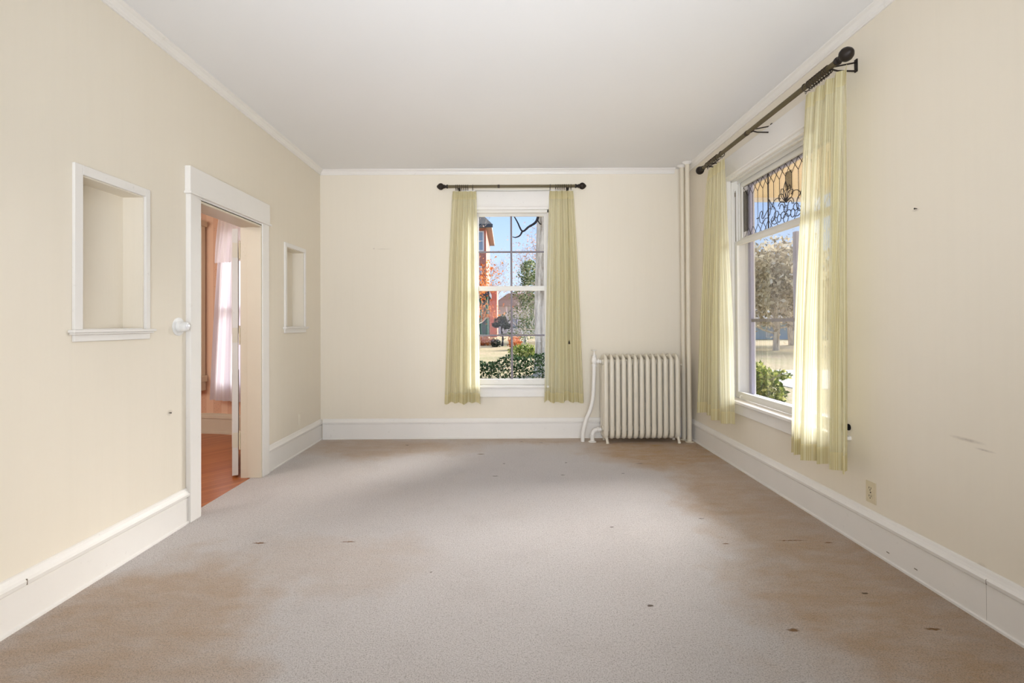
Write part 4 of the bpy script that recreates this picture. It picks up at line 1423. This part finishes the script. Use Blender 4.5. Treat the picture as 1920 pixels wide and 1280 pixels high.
def near_tips(tips, rad_, lo=0):
    def fn(rnd):
        t_ = rnd.choice(tips)
        return t_ + Vector((rnd.gauss(0, 1), rnd.gauss(0, 1), rnd.gauss(0, 0.8))) * rad_, rnd.random()
    return fn

# hedge in front of the back window
hd = empty('hedge', (0.2, 14.0, GZ), 'low dark green leafy hedge growing outside below the back window', 'hedge')
mb = MB()
def hfn(rnd):
    x = rnd.uniform(-2.6, 3.2)
    ct = 0.62 + 0.12 * math.sin(x * 2.3) + 0.06 * math.sin(x * 5.1 + 1) - 0.14 * math.exp(-((x - 0.42) / 0.22) ** 2)
    z = GZ + 0.16 + (ct + 0.02) * rnd.random() ** 0.7
    w_ = 0.42 * math.sin(math.pi * min(1, max(0.08, (z - GZ) / (ct + 0.25)))) ** 0.5
    return Vector((x + rnd.gauss(0, .02), 14 + rnd.uniform(-w_, w_), z)), rnd.random() ** 1.4
leaves(mb, 5200, hfn, 0.042, 11)
mb.build('foliage', M['leaf_hedge'], hd)
mb = MB()
rn = random.Random(5)
for i in range(60):
    x = rn.uniform(-2.5, 3.1)
    mb.sweep([(x, 14 + rn.uniform(-.15, .15), GZ), (x + rn.uniform(-.08, .08), 14 + rn.uniform(-.2, .2), GZ + 0.35), (x + rn.uniform(-.2, .2), 14 + rn.uniform(-.3, .3), GZ + 0.65)], [0.008, 0.006, 0.003], 5)
mb.build('stems', M['bark_grey'], hd)

# big pale trunk right of the back window
bt = empty('large_tree', (1.40, 16.2, GZ), 'large pale furrowed tree trunk standing right behind the hedge, cut by the window edge', 'tree')
mb = MB()
tr_p = [(1.40, 16.2, GZ), (1.37, 16.2, 0.1), (1.34, 16.2, 1.6), (1.38, 16.2, 3.4), (1.45, 16.2, 5.5), (1.5, 16.3, 8.0)]
mb.sweep(bez(tr_p, 6), [0.56 - 0.14 * min(1, i / 8) - 0.001 * i for i in range(31)], 18)
mb.build('trunk', M['bark_pale'], bt, smooth=True)
mb = MB()
mb.sweep(bez([(1.22, 16.0, 5.9), (1.08, 15.9, 4.95), (0.98, 15.8, 4.55), (0.72, 15.7, 4.35), (0.52, 15.6, 4.20), (0.36, 15.6, 4.50), (0.22, 15.5, 4.72)], 5), [0.055 - 0.0013 * i for i in range(31)], 7)
mb.sweep(bez([(0.52, 15.6, 4.20), (0.44, 15.6, 4.06), (0.30, 15.6, 4.00), (0.2, 15.6, 4.02)], 5), [0.03 - 0.0012 * i for i in range(16)], 6)
mb.sweep(bez([(1.04, 15.9, 4.6), (1.1, 15.9, 4.5), (1.15, 15.9, 4.48)], 4), 0.018, 6)
mb.build('branch', M['bark_dark'], bt, smooth=True)

def bare_tree(name, base, h, r, nb, bl, seed, label, leafmat, nleaf, lsize, spread, bark, gen=2, start=0.3, up_=0.5, cat='tree', group=None):
    t = empty(name, base, label, cat, group)
    mb = MB()
    tips = tree_branches(mb, base, (base[0], base[1], base[2] + h), r, r * 0.25, nb, bl, seed, start, gen, up_)
    mb.build('trunk', M[bark], t)
    mb = MB()
    leaves(mb, nleaf, near_tips(tips, spread), lsize, seed + 1)
    mb.build('foliage', M[leafmat], t)
    return t

bare_tree('autumn_tree', (-1.75, 30, ground_z(-1.75, 30)), 4.6, 0.12, 14, 2.0, 21, 'orange leaved tree in front of the brick house', 'leaf_orange', 1500, 0.075, 0.40, 'bark_grey', 2, 0.3, 0.1)
bare_tree('bare_tree', (-3.4, 24, ground_z(-3, 24)), 9.0, 0.13, 14, 3.4, 33, 'thin bare tree whose twigs cross the sky at the left of the back window', 'leaf_pink', 160, 0.05, 0.5, 'bark_grey', 3, 0.25, 0.55)
bare_tree('bare_tree', (4.6, 72, ground_z(4.6, 72)), 12.0, 0.3, 20, 5.5, 41, 'tall pinkish bare tree against the sky behind the evergreen', 'leaf_pink', 1800, 0.12, 1.2, 'bark_grey', 3, 0.25, 0.5)
bare_tree('bare_tree', (-3.5, 96, ground_z(-3, 96)), 11.0, 0.3, 18, 6.5, 47, 'distant bare tree between the brick house and the window muntin', 'leaf_pink', 900, 0.13, 1.4, 'bark_grey', 3, 0.2, 0.5)

# evergreen
ev = empty('evergreen_tree', (1.15, 36, ground_z(1, 36)), 'loose grey green evergreen tree left of the large pale trunk', 'tree')
mb = MB(); tree_branches(mb, (1.38, 36, ground_z(1, 36)), (1.30, 36, 5.6), 0.14, 0.03, 16, 1.7, 51, 0.1, 1, 0.1)
mb.build('trunk', M['bark_pale'], ev)
mb = MB()
def efn(rnd):
    z = rnd.random() ** 1.15
    rad_ = (1.35 * (1 - z) + 0.55) * (1 + 0.35 * math.sin(z * 23))
    a = rnd.uniform(0, 6.28); rr = rad_ * rnd.random() ** 0.45 * (1 + 0.4 * math.sin(z * 37 + a * 3) * math.sin(a * 2 + z * 9))
    return Vector((1.72 + rr * math.cos(a), 36 + rr * math.sin(a), 0.3 + z * 5.6 - rr * 0.15)), rnd.random()
leaves(mb, 4200, efn, 0.085, 52)
mb.build('foliage', M['leaf_ever'], ev)

# clipped dark pine and shrubs by the houses
tp = empty('small_pine', (-0.35, 33, ground_z(0, 33)), 'small dark cloud shaped pine left of the window muntin', 'tree')
mb = MB(); mb.sweep([(-0.30, 33, ground_z(0, 33)), (-0.26, 33, 0.3), (-0.36, 33, 0.8), (-0.32, 33, 1.4)], [0.08, 0.06, 0.05, 0.03], 7)
mb.build('trunk', M['bark_dark'], tp)
mb = MB()
for c, r_ in (((-0.35, 33, 1.45), (0.55, 0.4, 0.32)), ((-0.7, 33, 1.15), (0.3, 0.3, 0.18)), ((0.0, 33, 1.1), (0.35, 0.3, 0.22))):
    leaves(mb, 500, in_ellipsoid(c, r_, 0.2), 0.06, int(c[2] * 100))
mb.build('foliage', M['leaf_pine'], tp)
def shrub(base, r_, n, size, mat, label, seed, grp=None):
    t = empty('shrub', base, label, 'shrub', grp)
    mb = MB()
    leaves(mb, n, in_ellipsoid((base[0], base[1], base[2] + r_[2] * 0.8), r_, 0.3), size, seed)
    mb.build('foliage', M[mat], t)
    mb = MB()
    rn = random.Random(seed)
    for i in range(6):
        mb.sweep([base, (base[0] + rn.uniform(-.5, .5) * r_[0], base[1] + rn.uniform(-.5, .5) * r_[1], base[2] + r_[2])], [0.02, 0.008], 5)
    mb.build('stems', M['bark_grey'], t)
shrub((-1.55, 34, ground_z(-1, 34)), (0.9, 0.5, 0.35), 900, 0.06, 'leaf_orange', 'low orange shrub bed below the green porch railing', 61)
shrub((0.85, 24, ground_z(1, 24)), (0.75, 0.6, 0.36), 1100, 0.06, 'leaf_bush', 'low yellow green spreading shrub left of the large trunk', 62)
shrub((0.45, 29, ground_z(1, 29)), (0.42, 0.4, 0.50), 500, 0.07, 'leaf_orange', 'rusty red shrub in front of the white house porch', 63)
shrub((-0.75, 32.2, ground_z(-1, 32)), (0.35, 0.3, 0.30), 400, 0.06, 'leaf_pine', 'small dark round shrub under the pine', 64)

# brick house
hs = empty('brick_house', (-6.0, 48, ground_z(-6, 48)), 'orange red brick house with dark porch seen through the back window', 'house')
gzb = ground_z(-6, 48)
MB().box(-14, -0.95 - 0.95, 46, 56, gzb - 0.5, 10.3).build('wall', M['brick'], hs)
MB().box(-1.9, -0.95, 48, 56, gzb - 0.5, 5.0).build('side_wing', M['brick'], hs)
rf = MB()
rf.prism([(-14.6, 10.3), (-1.35, 10.3), (-1.35, 10.62), (-4.5, 13.6), (-11.5, 13.6), (-14.6, 10.62)], (0, 45.4, 0), (1, 0, 0), (0, 0, 1), (0, 1, 0), 11.2)
rf.build('roof', M['roof'], hs)
ev_ = MB(); ev_.box(-14.7, -1.25, 45.3, 45.5, 10.25, 10.55)
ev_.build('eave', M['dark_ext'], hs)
for (x, z) in ((-2.55, 9.05), (-2.75, 5.75), (-4.6, 9.05), (-4.6, 5.75)):
    f = MB().box(x - 0.45, x + 0.45, 45.9, 46.0, z - 0.95, z + 0.95).build('window', M['white_ext'], hs)
    MB().box(x - 0.33, x + 0.33, 45.86, 45.9, z - 0.83, z + 0.83).build('pane', M['pane'], f)
    MB().box(x - 0.33, x + 0.33, 45.84, 45.86, z - 0.03, z + 0.03).build('sash_bar', M['white_ext'], f)
pc = MB()
pc.box(-7, -1.5, 40, 45.9, 0.02, 0.22)
pc.build('porch_floor', M['stone'], hs)
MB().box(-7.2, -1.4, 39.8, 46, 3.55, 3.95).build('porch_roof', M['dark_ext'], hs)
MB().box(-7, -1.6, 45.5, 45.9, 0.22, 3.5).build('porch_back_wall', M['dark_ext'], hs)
for x in (-5.2, -3.4, -2.15, -1.62):
    MB().sweep([(x, 40.2, 0.22), (x, 40.2, 3.55)], [(0.13, 0.13), (0.10, 0.10)], 10).build('post', M['green_ext'], hs, smooth=True)
rl = MB()
for z in (1.15, 0.38):
    rl.box(-7, -1.6, 40.15, 40.25, z - 0.04, z + 0.04)
x = -6.9
while x < -1.65:
    rl.box(x - 0.025, x + 0.025, 40.17, 40.23, 0.4, 1.12); x += 0.2
rl.build('railing', M['green_ext'], hs)
MB().box(-7.0, -1.5, 39.9, 40.0, gzb - 0.3, 0.2).build('porch_skirt', M['stone'], hs)

# white house in the middle
wh = empty('white_house', (0.8, 58, ground_z(1, 58)), 'small white house with porch columns far off in the middle of the back window', 'house')
gzw = ground_z(1, 58)
MB().box(-1.4, 4.2, 58, 64, gzw - 0.3, 3.3).build('wall', M['white_ext'], wh)
rf = MB(); rf.prism([(-1.9, 3.3), (4.7, 3.3), (4.3, 3.7), (2.8, 4.8), (0.2, 4.8), (-1.4, 3.7)], (0, 57.0, 0), (1, 0, 0), (0, 0, 1), (0, 1, 0), 7.5)
rf.build('roof', M['roof'], wh)
for x in (-1.2, 0.0, 0.55, 1.75):
    MB().sweep([(x, 57.3, gzw - 0.2), (x, 57.3, 3.3)], 0.12, 10).build('column', M['white_ext'], wh, smooth=True)
for x in (0.95, 2.3):
    f = MB().box(x - 0.4, x + 0.4, 57.92, 58.0, 0.6, 1.9).build('window', M['white_ext'], wh)
    MB().box(x - 0.32, x + 0.32, 57.88, 57.92, 0.68, 1.82).build('pane', M['pane'], f)

# right-hand view: bush, tree, pale blue house, drive
bs = empty('leafy_bush', (3.75, 7.9, GZ), 'sunlit green leafy bush just outside the leaded window', 'bush')
mb = MB(); leaves(mb, 6500, in_ellipsoid((3.80, 7.9, 0.02), (0.63, 0.60, 0.63), 0.45, 0.10), 0.042, 71)
leaves(mb, 150, in_ellipsoid((4.40, 7.9, 0.38), (0.22, 0.2, 0.08), 0.1), 0.035, 72)
mb.build('foliage', M['leaf_bush'], bs)
mb = MB()
rn = random.Random(9)
for i in range(14):
    mb.sweep([(3.8 + rn.uniform(-.1, .1), 7.9, GZ), (3.8 + rn.uniform(-.4, .4), 7.9 + rn.uniform(-.3, .3), 0.0), (3.8 + rn.uniform(-.6, .6), 7.9 + rn.uniform(-.4, .4), 0.45)], [0.02, 0.012, 0.005], 5)
mb.build('stems', M['bark_grey'], bs)
struct(MB().box(7.5, 40, 12.5, 17.5, GZ - 0.05, GZ + 0.02).build('path', M['concrete']))
for (x, y, h, r, seed, lb, nl) in ((16.6, 30.0, 4.6, 0.20, 81, 'tan leaved shade tree with pale trunk in the right window view', 6500),
                                   (21.8, 37.0, 6.0, 0.34, 83, 'thicker grey trunked tree right behind the tan leaved tree', 5200)):
    bare_tree('shade_tree', (x, y, GZ), h, r, 24, 3.4, seed, lb, 'leaf_tan', nl, 0.15, 0.8, 'bark_pale', 2, 0.22, 0.15)
for (x, y, seed, lb) in ((24, 68, 91, 'far tan tree rising behind the left of the pale blue house'), (37, 72, 93, 'far tan tree rising behind the right of the pale blue house'),
                         (34, 90, 94, 'farthest pale tree on the skyline of the right window')):
    bare_tree('far_tree', (x, y, GZ), 7.5, 0.3, 16, 5.0, seed, lb, 'leaf_tan', 3200, 0.26, 1.3, 'bark_grey', 2, 0.2, 0.4)
bh = empty('blue_house', (28, 52, GZ), 'pale blue grey house behind the trees in the right window', 'house')
MB().box(18, 40, 50, 58, GZ, 1.15).build('wall', M['blue_ext'], bh)
rf = MB(); rf.prism([(49.2, 1.15), (58.8, 1.15), (58.8, 1.4), (54, 4.0), (49.2, 1.4)], (17.4, 0, 0), (0, 1, 0), (0, 0, 1), (1, 0, 0), 23.2)
rf.build('roof', M['roof'], bh)
for x in (22.5, 24.8, 27.1, 29.4, 32):
    f = MB().box(x - 0.5, x + 0.5, 49.9, 50.0, -0.3, 0.9).build('window', M['white_ext'], bh)
    MB().box(x - 0.4, x + 0.4, 49.86, 49.9, -0.2, 0.8).build('pane', M['pane'], f)
# porch roof over the right window, cream boards
pr = empty('porch_roof', (3.0, 3.0, 2.8), 'cream boarded porch ceiling overhanging outside the leaded glass', 'porch roof')
mb = MB()
mb.box(XR + TR + 0.001, 3.75, 0.5, 6.1, 2.80, 2.95)
mb.build('soffit', M['cream_ext'], pr)
mb = MB(); mb.box(3.75, 3.83, 0.5, 6.18, 2.76, 3.02); mb.box(XR + TR + 0.001, 3.75, 6.1, 6.18, 2.76, 3.02)
mb.build('fascia', M['white_ext'], pr)

# row of bare trees and a hedge along the far edge of the lawns
row0 = None
rn = random.Random(77)
for i in range(18):
    x = -85 + i * 13 + rn.uniform(-0.6, 0.6)
    y = 118 + rn.uniform(-2, 2)
    lab = 'distant bare tree in the row along the far edge of the lawns'
    if row0 is None:
        row0 = bare_tree('distant_tree', (x, y, GZ), 7.0, 0.25, 14, 4.2, 123, lab, 'leaf_pink', 1500, 0.22, 1.2, 'bark_grey', 2, 0.15, 0.5, 'tree', 'row of distant bare trees')
    else:
        c = copy_tree(row0, (x, y, GZ), lab, 'row of distant bare trees')
        c.rotation_euler = (0, 0, rn.uniform(0, 6.28))
        c.scale = (0.92, 0.92, rn.uniform(0.8, 1.25))
fh = empty('hedgerow', (20, 104, GZ), 'long dull green hedgerow in front of the distant row of trees', 'hedge')
mb = MB()
def hr(rnd):
    x = rnd.uniform(-90, 130)
    h = 2.6 + 0.8 * math.sin(x * 0.21) + 0.4 * math.sin(x * 0.9)
    return Vector((x, 104 + rnd.uniform(-1, 1), GZ + h * rnd.random())), rnd.random()
leaves(mb, 9000, hr, 0.42, 124)
mb.build('foliage', M['leaf_ever'], fh)
for (x, y, sd_, lb) in ((5.2, 40, 201, 'round tan leaved tree on the lawn just right of the large pale trunk'),):
    bare_tree('lawn_tree', (x, y, ground_z(x, y)), 5.5, 0.2, 18, 3.0, sd_, lb, 'leaf_tan', 2600, 0.12, 0.7, 'bark_grey', 2, 0.25, 0.3)
